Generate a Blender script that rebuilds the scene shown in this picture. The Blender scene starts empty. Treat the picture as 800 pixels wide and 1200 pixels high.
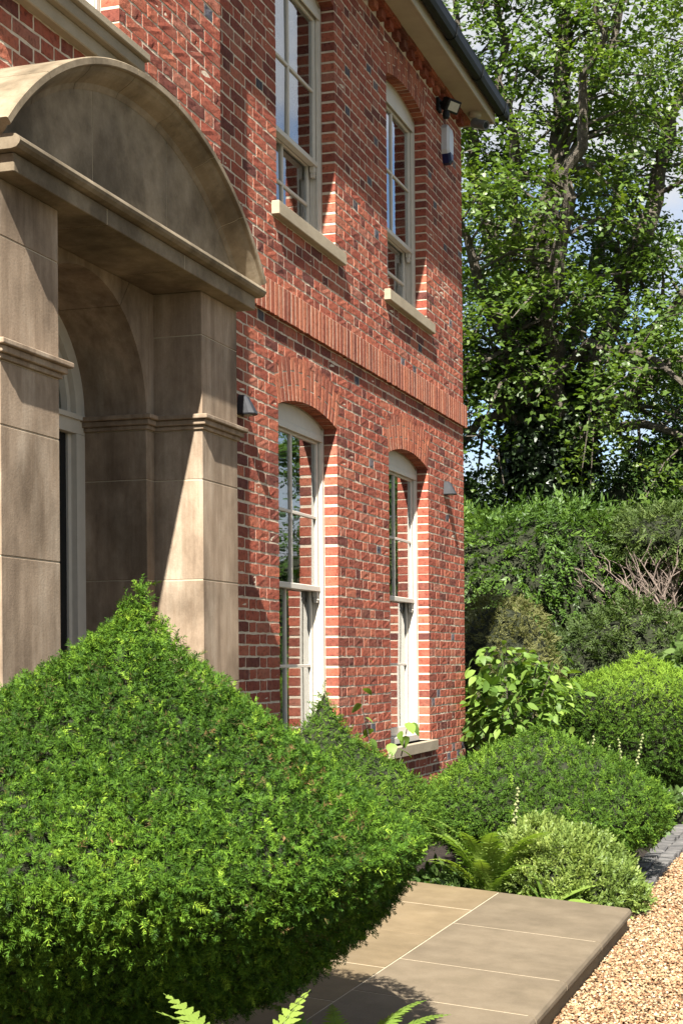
import bpy, bmesh, math, random
import numpy as np
from mathutils import Vector, Matrix

R = math.radians
rng = np.random.default_rng(7)
random.seed(7)
SC = bpy.context.scene
COL = SC.collection

# ------------------------------------------------------------------ camera
TH = math.asin(480 / 1740.0)
cam_d = bpy.data.cameras.new('camera')
cam = bpy.data.objects.new('camera', cam_d)
COL.objects.link(cam)
cam_d.sensor_fit = 'HORIZONTAL'
cam_d.sensor_width = 36
cam_d.lens = 75.26
cam_d.shift_x = -0.15
cam_d.shift_y = 0.2169
cam_d.clip_start = 0.05
cam_d.clip_end = 3000
CAM = Vector((3.6766, 0, 1.57))
cam.location = CAM
cam.rotation_euler = (Matrix.Rotation(TH, 3, 'Z') @ Matrix.Rotation(R(90), 3, 'X') @ Matrix.Rotation(-R(0.42), 3, 'Z')).to_euler()
SC.camera = cam

# ------------------------------------------------------------------ sky, sun, exposure
SUN = Vector((1, -4.2, 4.35)).normalized()
world = bpy.data.worlds.new('World')
SC.world = world
world.use_nodes = True
wn, wl = world.node_tree.nodes, world.node_tree.links
wn.clear()
sky = wn.new('ShaderNodeTexSky')
sky.sky_type = 'NISHITA'
sky.sun_disc = False
sky.sun_elevation = math.asin(SUN.z)
sky.sun_rotation = math.atan2(SUN.x, SUN.y)
sky.ozone_density = 2.0
wc = wn.new('ShaderNodeTexCoord')
wm = wn.new('ShaderNodeMapping')
wm.inputs['Scale'].default_value = (1, 1, 1.6)
wm.inputs['Location'].default_value = (2.3, 1.4, 0.5)
wno = wn.new('ShaderNodeTexNoise')
wno.inputs['Scale'].default_value = 4.2
wno.inputs['Detail'].default_value = 8
wno.inputs['Roughness'].default_value = 0.55
wr = wn.new('ShaderNodeValToRGB')
wr.color_ramp.elements[0].position = 0.45
wr.color_ramp.elements[1].position = 0.58
wx = wn.new('ShaderNodeMix')
wx.data_type = 'RGBA'
wx.inputs['B'].default_value = (4.0, 4.1, 4.3, 1)
wb = wn.new('ShaderNodeBackground')
wb.inputs['Strength'].default_value = 0.05
wo = wn.new('ShaderNodeOutputWorld')
wl.new(wc.outputs['Generated'], wm.inputs['Vector'])
wl.new(wm.outputs['Vector'], wno.inputs['Vector'])
wl.new(wno.outputs['Fac'], wr.inputs['Fac'])
wl.new(wr.outputs['Color'], wx.inputs['Factor'])
wl.new(sky.outputs['Color'], wx.inputs['A'])
wl.new(wx.outputs['Result'], wb.inputs['Color'])
wl.new(wb.outputs['Background'], wo.inputs['Surface'])

sun_d = bpy.data.lights.new('sun', 'SUN')
sun_d.energy = 5.0
sun_d.angle = R(0.53)
sun_d.color = (1.0, 0.95, 0.87)
sun_o = bpy.data.objects.new('sun', sun_d)
COL.objects.link(sun_o)
sun_o.rotation_euler = SUN.to_track_quat('Z', 'Y').to_euler()
sun_o.location = (10, -20, 25)

SC.view_settings.view_transform = 'Standard'
SC.view_settings.look = 'None'
SC.view_settings.gamma = 1
SC.view_settings.use_curve_mapping = False
SC.view_settings.exposure = 2.0
SC.cycles.max_bounces = 6
SC.cycles.diffuse_bounces = 2
SC.cycles.transparent_max_bounces = 16

# ------------------------------------------------------------------ helpers: materials
class NT:
    def __init__(s, name):
        s.m = bpy.data.materials.new(name)
        s.m.use_nodes = True
        s.t = s.m.node_tree
        s.t.nodes.clear()
        s.out = s.n('ShaderNodeOutputMaterial')
    def n(s, t, **k):
        x = s.t.nodes.new(t)
        for a, v in k.items():
            if a in x.inputs:
                x.inputs[a].default_value = v
            else:
                setattr(x, a, v)
        return x
    def l(s, a, b):
        s.t.links.new(a, b)
    def ramp(s, fac, stops):
        r = s.n('ShaderNodeValToRGB')
        e = r.color_ramp.elements
        while len(e) < len(stops):
            e.new(0.5)
        for i, (p, c) in enumerate(stops):
            e[i].position = p
            e[i].color = tuple(c) + (1,) if len(c) == 3 else c
        s.l(fac, r.inputs['Fac'])
        return r.outputs['Color']
    def noise(s, vec, scale, detail=4, rough=0.55):
        x = s.n('ShaderNodeTexNoise', Scale=scale, Detail=detail, Roughness=rough)
        if vec is not None:
            s.l(vec, x.inputs['Vector'])
        return x.outputs['Fac']
    def mapping(s, vec, scale=(1, 1, 1), loc=(0, 0, 0)):
        x = s.n('ShaderNodeMapping')
        x.inputs['Scale'].default_value = scale
        x.inputs['Location'].default_value = loc
        s.l(vec, x.inputs['Vector'])
        return x.outputs['Vector']
    def mix(s, fac, a, b, mode='MIX'):
        x = s.n('ShaderNodeMix', data_type='RGBA', blend_type=mode)
        for v, k in ((fac, 'Factor'), (a, 'A'), (b, 'B')):
            if isinstance(v, (int, float)):
                x.inputs[k].default_value = v
            elif isinstance(v, tuple):
                x.inputs[k].default_value = v + (1,) if len(v) == 3 else v
            else:
                s.l(v, x.inputs[k])
        return x.outputs['Result']
    def math(s, op, a, b=0.0):
        x = s.n('ShaderNodeMath', operation=op)
        for i, v in enumerate((a, b)):
            if isinstance(v, (int, float)):
                x.inputs[i].default_value = v
            else:
                s.l(v, x.inputs[i])
        return x.outputs[0]
    def bump(s, h, strength=0.5, dist=0.01):
        x = s.n('ShaderNodeBump', Strength=strength, Distance=dist)
        s.l(h, x.inputs['Height'])
        return x.outputs['Normal']
    def pos(s):
        return s.n('ShaderNodeNewGeometry').outputs['Position']
    def rnd(s):   # one value for each piece, whether it is its own object or an island of a joined mesh
        a = s.n('ShaderNodeObjectInfo').outputs['Random']
        b = s.n('ShaderNodeNewGeometry').outputs['Random Per Island']
        return s.math('FRACT', s.math('ADD', a, b))
    def principled(s, color, rough=0.8, normal=None, spec=0.3, **k):
        p = s.n('ShaderNodeBsdfPrincipled')
        for v, key in ((color, 'Base Color'), (rough, 'Roughness')):
            if isinstance(v, (int, float)):
                p.inputs[key].default_value = v
            elif isinstance(v, tuple):
                p.inputs[key].default_value = v + (1,)
            else:
                s.l(v, p.inputs[key])
        p.inputs['Specular IOR Level'].default_value = spec
        for kk, v in k.items():
            p.inputs[kk].default_value = v
        if normal is not None:
            s.l(normal, p.inputs['Normal'])
        s.l(p.outputs[0], s.out.inputs['Surface'])
        return p

M = {}
K = 0.56      # overall reflectance of paint, brick and stone

def mat_brick(name, stops, pit=0.75):
    t = NT(name)
    P = t.pos()
    base = t.ramp(t.rnd(), [(p, tuple(v * K for v in c)) for p, c in stops])
    n1 = t.noise(P, 38, 6, 0.7)
    n2 = t.noise(P, 9, 3)
    mott = t.ramp(n1, [(0.35, (0.3, 0.27, 0.27)), (0.46, (0.88, 0.88, 0.88)), (0.68, (1.2, 1.18, 1.15))])
    c = t.mix(pit, base, mott, 'MULTIPLY')
    bloom = t.ramp(n2, [(0.5, (0, 0, 0)), (0.75, (0.35, 0.35, 0.35))])
    c = t.mix(bloom, c, (0.30, 0.15, 0.10))
    t.principled(c, 0.9, t.bump(t.noise(P, 60, 7, 0.8), 1.0, 0.0065), spec=0.15)
    M[name] = t.m

BR = [(0.0, (0.18, 0.062, 0.05)), (0.14, (0.30, 0.088, 0.06)), (0.35, (0.41, 0.108, 0.068)), (0.65, (0.49, 0.135, 0.082)), (0.9, (0.56, 0.18, 0.105)), (1.0, (0.45, 0.18, 0.125))]
mat_brick('brick', BR)
mat_brick('brick_blue', [(0.0, (0.085, 0.08, 0.09)), (0.5, (0.13, 0.125, 0.15)), (1.0, (0.20, 0.17, 0.18))], 0.3)
mat_brick('brick_rubbed', [(0.0, (0.30, 0.095, 0.062)), (0.3, (0.42, 0.13, 0.078)), (0.7, (0.52, 0.17, 0.095)), (1.0, (0.58, 0.21, 0.12))], 0.6)

def mat_simple(name, col, rough=0.7, nscale=20, amt=0.25, bump=0.2, bdist=0.004, spec=0.3, **k):
    t = NT(name)
    P = t.pos()
    n = t.noise(P, nscale, 5, 0.6)
    col = tuple(c * K for c in col)
    lo = tuple(c * (1 - amt) for c in col)
    hi = tuple(min(1, c * (1 + amt)) for c in col)
    c = t.ramp(n, [(0.3, lo), (0.7, hi)])
    t.principled(c, rough, t.bump(t.noise(P, nscale * 4, 4), bump, bdist), spec=spec, **k)
    M[name] = t.m

mat_simple('mortar', (0.84, 0.70, 0.53), 0.95, 25, 0.18, 0.6, 0.006)
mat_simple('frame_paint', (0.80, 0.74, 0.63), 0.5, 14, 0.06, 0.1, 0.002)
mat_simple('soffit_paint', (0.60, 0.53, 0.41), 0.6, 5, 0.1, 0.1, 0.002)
mat_simple('black_plastic', (0.012, 0.013, 0.013), 0.55, 12, 0.25, 0.1, 0.002, spec=0.2)
mat_simple('dark_metal', (0.035, 0.037, 0.042), 0.5, 25, 0.2, 0.1, 0.002)
mat_simple('grey_plastic', (0.22, 0.23, 0.235), 0.45, 25, 0.15, 0.1, 0.002)
mat_simple('white_plastic', (0.75, 0.76, 0.78), 0.35, 12, 0.05, 0.05, 0.002)
mat_simple('blue_plastic', (0.012, 0.018, 0.09), 0.35, 12, 0.1, 0.05, 0.002)
mat_simple('lens_plastic', (0.62, 0.60, 0.50), 0.3, 40, 0.1, 0.1, 0.002)
mat_simple('door_paint', (0.012, 0.014, 0.015), 0.35, 12, 0.2, 0.1, 0.002)
mat_simple('roof_slate', (0.09, 0.09, 0.10), 0.6, 8, 0.3, 0.4, 0.01)
mat_simple('soil', (0.042, 0.029, 0.02), 0.95, 30, 0.6, 1.0, 0.03)
mat_simple('lawn', (0.05, 0.085, 0.02), 0.95, 3, 0.5, 1.0, 0.05)
mat_simple('bark', (0.13, 0.11, 0.085), 0.95, 9, 0.55, 1.0, 0.03)
mat_simple('twig_shade', (0.028, 0.034, 0.014), 0.95, 20, 0.4, 0.8, 0.02)  # dark green for the solid plant cores, stands for shade between the sprigs
mat_simple('dead_wood', (0.27, 0.21, 0.17), 0.9, 30, 0.35, 0.5, 0.006)
mat_simple('green_stem', (0.11, 0.17, 0.05), 0.7, 30, 0.3, 0.2, 0.002)
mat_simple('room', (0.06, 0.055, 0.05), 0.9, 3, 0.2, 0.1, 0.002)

def mat_stone(name, c0, c1, c2, streak=0.6, rough=0.85, zs=0.3):
    t = NT(name)
    P = t.pos()
    v = t.mapping(P, (6, 6, 6 * zs))
    s1 = t.noise(v, 1.0, 9, 0.68)
    s2 = t.noise(t.mapping(P, (2.6, 2.6, 1.7)), 1.0, 6, 0.6)
    fine = t.noise(P, 120, 3, 0.6)
    c0, c1, c2 = (tuple(v * K for v in c) for c in (c0, c1, c2))
    a = t.ramp(s1, [(0.28, c0), (0.5, c1), (0.72, c2)])
    b = t.ramp(s2, [(0.36, (0.42, 0.40, 0.37)), (0.58, (1.06, 1.05, 1.03))])
    c = t.mix(streak, a, b, 'MULTIPLY')
    r = t.ramp(t.rnd(), [(0, (0.9, 0.9, 0.9)), (1, (1.06, 1.05, 1.04))])
    c = t.mix(1.0, c, r, 'MULTIPLY')
    st = t.noise(t.mapping(P, (22, 22, 0.7)), 1.0, 4, 0.6)      # rain streaks down the faces
    c = t.mix(0.42 if zs < 0.5 else 0.0, c, t.ramp(st, [(0.38, (0.6, 0.56, 0.52)), (0.55, (1.0, 1.0, 1.0)), (0.7, (1.12, 1.12, 1.12))]), 'MULTIPLY')
    c = t.mix(0.25, c, t.ramp(fine, [(0.3, (0.7, 0.7, 0.7)), (0.7, (1.15, 1.15, 1.15))]), 'MULTIPLY')
    t.principled(c, rough, t.bump(t.noise(P, 90, 5, 0.65), 0.25, 0.004), spec=0.2)
    M[name] = t.m

mat_stone('porch_stone', (0.27, 0.195, 0.135), (0.46, 0.35, 0.25), (0.64, 0.525, 0.40), 0.8)
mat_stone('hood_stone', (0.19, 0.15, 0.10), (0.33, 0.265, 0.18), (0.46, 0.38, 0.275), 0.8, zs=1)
mat_stone('sill_stone', (0.44, 0.37, 0.26), (0.50, 0.42, 0.30), (0.56, 0.48, 0.35), 0.25, zs=3)
mat_stone('paving_stone', (0.24, 0.18, 0.105), (0.285, 0.215, 0.125), (0.32, 0.245, 0.15), 0.3, 0.75, zs=4)
mat_stone('paving_grey', (0.20, 0.16, 0.105), (0.24, 0.19, 0.128), (0.275, 0.222, 0.152), 0.3, 0.75, zs=4)
mat_stone('sett_stone', (0.10, 0.10, 0.10), (0.17, 0.165, 0.16), (0.26, 0.25, 0.235), 0.3, 0.8, zs=4)
mat_simple('pointing', (0.60, 0.50, 0.35), 0.95, 40, 0.12, 0.2, 0.002)

def mat_glass():
    t = NT('window_glass')
    P = t.pos()
    nrm = t.bump(t.noise(P, 2.2, 2), 0.06, 0.02)
    f = t.n('ShaderNodeFresnel', IOR=1.6)
    ff = t.math('MINIMUM', t.math('MULTIPLY', f.outputs[0], 2.2), 0.95)      # two panes, four surfaces
    tr = t.n('ShaderNodeBsdfTransparent')
    tr.inputs[0].default_value = (0.72, 0.76, 0.74, 1)
    gl = t.n('ShaderNodeBsdfGlossy', Roughness=0.01)
    gl.inputs[0].default_value = (0.95, 0.97, 1, 1)
    t.l(nrm, gl.inputs['Normal'])
    mx = t.n('ShaderNodeMixShader')
    t.l(ff, mx.inputs[0])
    t.l(tr.outputs[0], mx.inputs[1])
    t.l(gl.outputs[0], mx.inputs[2])
    t.l(mx.outputs[0], t.out.inputs['Surface'])
    M['window_glass'] = t.m
mat_glass()

def mat_leaf(name, stops, trans=0.3, rough=0.45, spec=0.35, obj_rnd=False):
    """leaf colour runs with the growth attribute: old dark leaf at 0, new tip at 1; one yew adds painted sun"""
    t = NT(name)
    if obj_rnd:
        fac = t.n('ShaderNodeObjectInfo').outputs['Random']
    else:
        a = t.n('ShaderNodeAttribute', attribute_name='growth')
        j = t.n('ShaderNodeNewGeometry').outputs['Random Per Island']
        fac = t.math('ADD', a.outputs['Fac'], t.math('MULTIPLY', t.math('SUBTRACT', j, 0.5), 0.22))
    c = t.ramp(fac, [(q, tuple(v * 0.68 for v in w)) for q, w in stops])
    p = t.n('ShaderNodeBsdfPrincipled', Roughness=rough)
    p.inputs['Specular IOR Level'].default_value = spec
    t.l(c, p.inputs['Base Color'])
    tl = t.n('ShaderNodeBsdfTranslucent')
    t.l(t.mix(1.0, c, (1.5, 1.6, 0.6), 'MULTIPLY'), tl.inputs['Color'])
    mx = t.n('ShaderNodeMixShader')
    mx.inputs[0].default_value = trans
    t.l(p.outputs[0], mx.inputs[1])
    t.l(tl.outputs[0], mx.inputs[2])
    t.l(mx.outputs[0], t.out.inputs['Surface'])
    M[name] = t.m

mat_leaf('yew', [(0, (0.20, 0.12, 0.05)), (0.1, (0.13, 0.10, 0.035)), (0.2, (0.02, 0.05, 0.008)), (0.5, (0.05, 0.115, 0.011)), (0.8, (0.125, 0.235, 0.02)), (1, (0.27, 0.40, 0.04))], 0.12, 0.6, 0.1)
mat_leaf('yew_far', [(0, (0.025, 0.055, 0.009)), (0.5, (0.065, 0.135, 0.014)), (1, (0.20, 0.32, 0.03))], 0.15, 0.65, 0.1)
mat_leaf('cypress', [(0, (0.035, 0.055, 0.015)), (0.5, (0.062, 0.10, 0.022)), (1, (0.12, 0.165, 0.036))], 0.2, 0.6, 0.2)
mat_leaf('thuja', [(0, (0.026, 0.06, 0.011)), (0.5, (0.062, 0.125, 0.018)), (1, (0.14, 0.235, 0.032))], 0.25, 0.5, 0.3)
mat_leaf('olive_leaf', [(0, (0.09, 0.095, 0.03)), (0.5, (0.14, 0.145, 0.045)), (1, (0.20, 0.20, 0.07))], 0.2, 0.6, 0.2)
mat_leaf('sycamore', [(0, (0.042, 0.08, 0.016)), (0.5, (0.098, 0.165, 0.026)), (1, (0.20, 0.27, 0.045))], 0.35, 0.42, 0.4)
mat_leaf('holly_leaf', [(0, (0.02, 0.045, 0.012)), (0.5, (0.04, 0.08, 0.018)), (1, (0.08, 0.13, 0.03))], 0.12, 0.5, 0.2)
mat_leaf('ivy_leaf', [(0, (0.015, 0.03, 0.01)), (1, (0.035, 0.065, 0.018))], 0.1, 0.4, 0.4)
mat_leaf('box_leaf', [(0, (0.08, 0.13, 0.03)), (0.5, (0.17, 0.25, 0.05)), (1, (0.34, 0.42, 0.10))], 0.3, 0.5, 0.3)
mat_leaf('fern_leaf', [(0, (0.17, 0.28, 0.045)), (0.5, (0.23, 0.34, 0.06)), (1, (0.31, 0.41, 0.08))], 0.4, 0.5, 0.25, True)
mat_leaf('broad_leaf', [(0, (0.09, 0.165, 0.028)), (0.5, (0.155, 0.26, 0.042)), (1, (0.25, 0.36, 0.07))], 0.3, 0.5, 0.25, True)
mat_leaf('shrub_leaf', [(0, (0.07, 0.14, 0.025)), (0.5, (0.11, 0.20, 0.035)), (1, (0.17, 0.27, 0.05))], 0.3, 0.5, 0.25)
mat_leaf('bed_leaf', [(0, (0.05, 0.10, 0.025)), (0.5, (0.10, 0.17, 0.04)), (1, (0.17, 0.25, 0.07))], 0.3, 0.5, 0.3)
mat_simple('petal', (0.75, 0.72, 0.68), 0.7, 30, 0.1, 0.1, 0.002)
mat_simple('spike_bud', (0.30, 0.33, 0.14), 0.8, 60, 0.3, 0.2, 0.002)

def mat_pebble():
    t = NT('pebble')
    c = t.ramp(t.rnd(), [(0, (0.14, 0.075, 0.04)), (0.2, (0.32, 0.17, 0.085)), (0.45, (0.46, 0.30, 0.165)), (0.68, (0.55, 0.39, 0.22)), (0.88, (0.60, 0.46, 0.29)), (1, (0.68, 0.59, 0.45))])
    n = t.noise(t.pos(), 90, 3)
    c = t.mix(0.4, c, t.ramp(n, [(0.3, (0.7, 0.68, 0.66)), (0.7, (1.15, 1.12, 1.1))]), 'MULTIPLY')
    c = t.mix(1.0, c, (0.58, 0.56, 0.53), 'MULTIPLY')
    t.principled(c, 0.75, spec=0.3)
    M['pebble'] = t.m
mat_pebble()
mat_simple('gravel_bed', (0.30, 0.20, 0.115), 0.95, 60, 0.5, 1.0, 0.02)

# ------------------------------------------------------------------ helpers: meshes and objects
def link(name, mesh, mats, parent=None, loc=None, rot=None, scale=None):
    o = bpy.data.objects.new(name, mesh)
    COL.objects.link(o)
    if mesh is not None and mats is not None and not mesh.materials:
        for m in (mats if isinstance(mats, (list, tuple)) else [mats]):
            mesh.materials.append(M[m])
    if parent is not None:
        o.parent = parent
    if loc is not None:
        o.location = loc
    if rot is not None:
        o.rotation_euler = rot
    if scale is not None:
        o.scale = scale
    return o

def thing(name, label, cat, loc=(0, 0, 0), group=None):
    o = link(name, None, None, loc=loc)
    return tag(o, label, cat, group)

def tag(o, label, cat, group=None):
    o['label'] = label
    o['category'] = cat
    if group:
        o['group'] = group
    return o

def kind(o, k, label=None):
    o['kind'] = k
    if label:
        o['label'] = label
    return o

def np_mesh(name, V, F, smooth=False, growth=None, mat_idx=None):
    """V (n,3), F (m,k) with one face size k"""
    V = np.ascontiguousarray(V, np.float32)
    F = np.ascontiguousarray(F, np.int32)
    me = bpy.data.meshes.new(name)
    m, k = F.shape
    me.vertices.add(len(V))
    me.vertices.foreach_set('co', V.ravel())
    me.loops.add(m * k)
    me.loops.foreach_set('vertex_index', F.ravel())
    me.polygons.add(m)
    me.polygons.foreach_set('loop_start', np.arange(0, m * k, k, dtype=np.int32))
    try:
        me.polygons.foreach_set('loop_total', np.full(m, k, np.int32))
    except Exception:
        pass
    me.polygons.foreach_set('use_smooth', np.full(m, bool(smooth)))
    if mat_idx is not None:
        me.polygons.foreach_set('material_index', np.ascontiguousarray(mat_idx, np.int32))
    me.update(calc_edges=True)
    if growth is not None:
        a = me.attributes.new('growth', 'FLOAT', 'POINT')
        a.data.foreach_set('value', np.ascontiguousarray(growth, np.float32))
    return me

def poly_mesh(name, V, F, smooth=False):
    me = bpy.data.meshes.new(name)
    me.from_pydata([tuple(map(float, v)) for v in V], [], [tuple(map(int, f)) for f in F])
    if smooth:
        for p in me.polygons:
            p.use_smooth = True
    me.update()
    return me

class MB:
    """collects boxes, prisms and tubes into one mesh"""
    def __init__(s):
        s.V, s.F = [], []
    def add(s, V, F):
        b = len(s.V)
        s.V += [tuple(map(float, v)) for v in V]
        s.F += [tuple(i + b for i in f) for f in F]
        return s
    def box(s, x0, x1, y0, y1, z0, z1):
        V = [(x, y, z) for x in (x0, x1) for y in (y0, y1) for z in (z0, z1)]
        return s.add(V, [(0, 1, 3, 2), (4, 6, 7, 5), (0, 4, 5, 1), (2, 3, 7, 6), (0, 2, 6, 4), (1, 5, 7, 3)])
    def prism(s, pts, x0, x1):
        """pts: (y, z) polygon, anticlockwise seen from +X; extruded from x0 to x1"""
        n = len(pts)
        V = [(x0, p[0], p[1]) for p in pts] + [(x1, p[0], p[1]) for p in pts]
        F = [tuple(range(n - 1, -1, -1)), tuple(range(n, 2 * n))]
        F += [(i, (i + 1) % n, n + (i + 1) % n, n + i) for i in range(n)]
        return s.add(V, F)
    def tube(s, pts, rad, n=6):
        V, F = tube_vf(pts, rad, n)
        return s.add(V, F)
    def lathe(s, prof, c, n=16, axis=(0, 0, 1)):
        q = Vector((0, 0, 1)).rotation_difference(Vector(axis))
        V, F = [], []
        m = len(prof)
        for i in range(n):
            a = 2 * math.pi * i / n
            for r, z in prof:
                V.append(q @ Vector((r * math.cos(a), r * math.sin(a), z)) + Vector(c))
        for i in range(n):
            j = (i + 1) % n
            for k in range(m - 1):
                F.append((i * m + k, j * m + k, j * m + k + 1, i * m + k + 1))
        return s.add(V, F)
    def build(s, name, mat, parent=None, bevel=0.0, smooth=False, seg=1, **k):
        me = poly_mesh(name, s.V, s.F, smooth)
        if bevel:
            bm = bmesh.new()
            bm.from_mesh(me)
            bmesh.ops.bevel(bm, geom=bm.edges[:], offset=bevel, segments=seg, affect='EDGES', profile=0.5)
            bm.to_mesh(me)
            bm.free()
        return link(name, me, mat, parent, **k)

def tube_vf(pts, rad, n=6):
    pts = [Vector(p) for p in pts]
    V, F = [], []
    ref = Vector((0.31, 0.22, 0.92))
    for i, p in enumerate(pts):
        d = (pts[min(i + 1, len(pts) - 1)] - pts[max(i - 1, 0)]).normalized()
        if abs(d.dot(ref)) > 0.97:
            u = d.cross(Vector((1, 0, 0))).normalized()
        else:
            u = d.cross(ref).normalized()
        w = d.cross(u)
        r = rad[i] if isinstance(rad, (list, tuple, np.ndarray)) else rad
        for k in range(n):
            a = 2 * math.pi * k / n
            V.append(p + (u * math.cos(a) + w * math.sin(a)) * r)
    for i in range(len(pts) - 1):
        for k in range(n):
            k2 = (k + 1) % n
            F.append((i * n + k, i * n + k2, (i + 1) * n + k2, (i + 1) * n + k))
    F.append(tuple(range(n - 1, -1, -1)))
    F.append(tuple(range((len(pts) - 1) * n, len(pts) * n)))
    return V, F

def unit(v):
    return v / np.maximum(np.linalg.norm(v, axis=-1, keepdims=True), 1e-9)

def noise3(P, f, seed=0):
    r = np.random.default_rng(seed)
    o = np.zeros(len(P))
    for k in range(7):
        w = unit(r.normal(size=3)) * f * (0.6 + 0.35 * k)
        o += np.sin(P @ w + r.uniform(0, 6.28)) / (1 + 0.4 * k)
    return o / 2.6

# --- sprays of leaves: a flat spray grows along +X in its own XY plane
def proto_spray(L, n, nl, nw, ang=58, curl=0.15, taper=0.55, seed=0, kite=0.45, jit=0.25, zj=0.22, tri=False):
    r = np.random.default_rng(seed)
    V, F = [], []
    for i in range(n):
        t = (i + 0.5) / n
        base = np.array([L * t, 0, -curl * L * t * t])
        for sgn in (1, -1):
            a = math.radians(ang * (1 - 0.35 * t) + r.normal() * 9) * sgn
            l = nl * (1 - (1 - taper) * abs(2 * t - 0.7)) * (1 + r.normal() * jit * 0.5)
            d = np.array([math.cos(a), math.sin(a), r.normal() * zj])
            s = np.array([-math.sin(a), math.cos(a), r.normal() * 0.5])
            s /= np.linalg.norm(s)
            w = nw * (0.8 + 0.4 * r.random())
            b = len(V)
            if tri:
                V += [base - s * w * .45, base + d * l, base + s * w * .45 + d * l * .12]
                F.append((b, b + 1, b + 2))
                continue
            V += [base, base + d * l * kite + s * w / 2, base + d * l, base + d * l * kite - s * w / 2]
            F.append((b, b + 1, b + 2, b + 3))
    if tri:
        return np.array(V), np.array(F)
    b = len(V)
    tip = np.array([L, 0, -curl * L])
    V += [tip * 0.96, tip + np.array([nl * 0.5, nw / 2, 0]), tip + np.array([nl, 0, 0]), tip + np.array([nl * 0.5, -nw / 2, 0])]
    F.append((b, b + 1, b + 2, b + 3))
    return np.array(V), np.array(F)

def proto_leaves(n, size, spread, seed=0, lobes=True):
    """a cluster of broad leaves, each a six-triangle fan with a lobed outline"""
    r = np.random.default_rng(seed)
    V, F = [], []
    if lobes:
        out = np.array([(0, 0.1), (0.42, -0.12), (0.5, 0.35), (0.28, 0.55), (0, 1.0), (-0.28, 0.55), (-0.5, 0.35), (-0.42, -0.12)])
    else:
        out = np.array([(0, 0), (0.2, 0.2), (0.27, 0.45), (0.18, 0.75), (0, 1.0), (-0.18, 0.75), (-0.27, 0.45), (-0.2, 0.2)])
    for i in range(n):
        c = r.normal(size=3) * np.array([spread, spread, spread * 0.45])
        yaw = r.uniform(0, 6.28)
        nz = unit(np.array([r.normal() * 0.5, r.normal() * 0.5, 1.0]))
        x = unit(np.cross(np.array([math.cos(yaw), math.sin(yaw), 0.1]), nz))
        y = np.cross(nz, x)
        s = size * (0.65 + 0.6 * r.random())
        b = len(V)
        for k, (u, v) in enumerate(out):
            V.append(c + s * (u * x + v * y) - nz * s * 0.16 * (v * v + 1.6 * u * u))
        for k in range(1, 7):
            F.append((b, b + k, b + k + 1))
    return np.array(V), np.array(F)

def scatter(name, protos, P, D, N, scale, growth, mat, parent, rng_=rng):
    """one joined foliage mesh: a spray at every point P growing along D, its face towards N"""
    Vs, Fs, Gs, off = [], [], [], 0
    pick = rng_.integers(0, len(protos), len(P))
    D = unit(D)
    Z = unit(N - (N * D).sum(1, keepdims=True) * D)
    Y = np.cross(Z, D)
    for k, (pv, pf) in enumerate(protos):
        i = np.where(pick == k)[0]
        if not len(i):
            continue
        B = np.stack([D[i], Y[i], Z[i]], 1)
        v = np.einsum('vk,ikc->ivc', pv, B) * scale[i][:, None, None] + P[i][:, None, :]
        f = pf[None] + (np.arange(len(i)) * len(pv))[:, None, None] + off
        Vs.append(v.reshape(-1, 3))
        Fs.append(f.reshape(-1, pf.shape[1]))
        Gs.append(np.repeat(growth[i], len(pv)))
        off += len(i) * len(pv)
    me = np_mesh(name, np.concatenate(Vs), np.concatenate(Fs), growth=np.concatenate(Gs))
    return link(name, me, mat, parent)

def grid_surface(fn, nu, nv):
    """closed in u; fn(u, v) -> xyz with u in [0,1), v in [0,1]"""
    u = np.arange(nu) / nu
    v = np.linspace(0, 1, nv)
    U, W = np.meshgrid(u, v, indexing='ij')
    P = fn(U.ravel(), W.ravel())
    F = []
    for i in range(nu):
        j = (i + 1) % nu
        for k in range(nv - 1):
            F.append((i * nv + k, j * nv + k, j * nv + k + 1, i * nv + k + 1))
    return P, np.array(F)

def sample_surface(P, F, n, r):
    A, B, C, D = (P[F[:, k]] for k in range(4))
    n1 = np.cross(B - A, C - A)
    n2 = np.cross(C - A, D - A)
    a1, a2 = np.linalg.norm(n1, axis=1) / 2, np.linalg.norm(n2, axis=1) / 2
    ar = np.concatenate([a1, a2])
    idx = r.choice(len(ar), n, p=ar / ar.sum())
    m = len(F)
    T0 = A[idx % m]
    T1 = np.where((idx < m)[:, None], B[idx % m], C[idx % m])
    T2 = np.where((idx < m)[:, None], C[idx % m], D[idx % m])
    s, t = r.random(n), r.random(n)
    sw = s + t > 1
    s[sw], t[sw] = 1 - s[sw], 1 - t[sw]
    pt = T0 + (T1 - T0) * s[:, None] + (T2 - T0) * t[:, None]
    nn = unit(np.where((idx < m)[:, None], n1[idx % m], n2[idx % m]))
    return pt, nn, ar.sum()

def outward(N, P, c):
    s = np.sign(((P - np.array(c)) * N).sum(1))
    s[s == 0] = 1
    return N * s[:, None]

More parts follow.
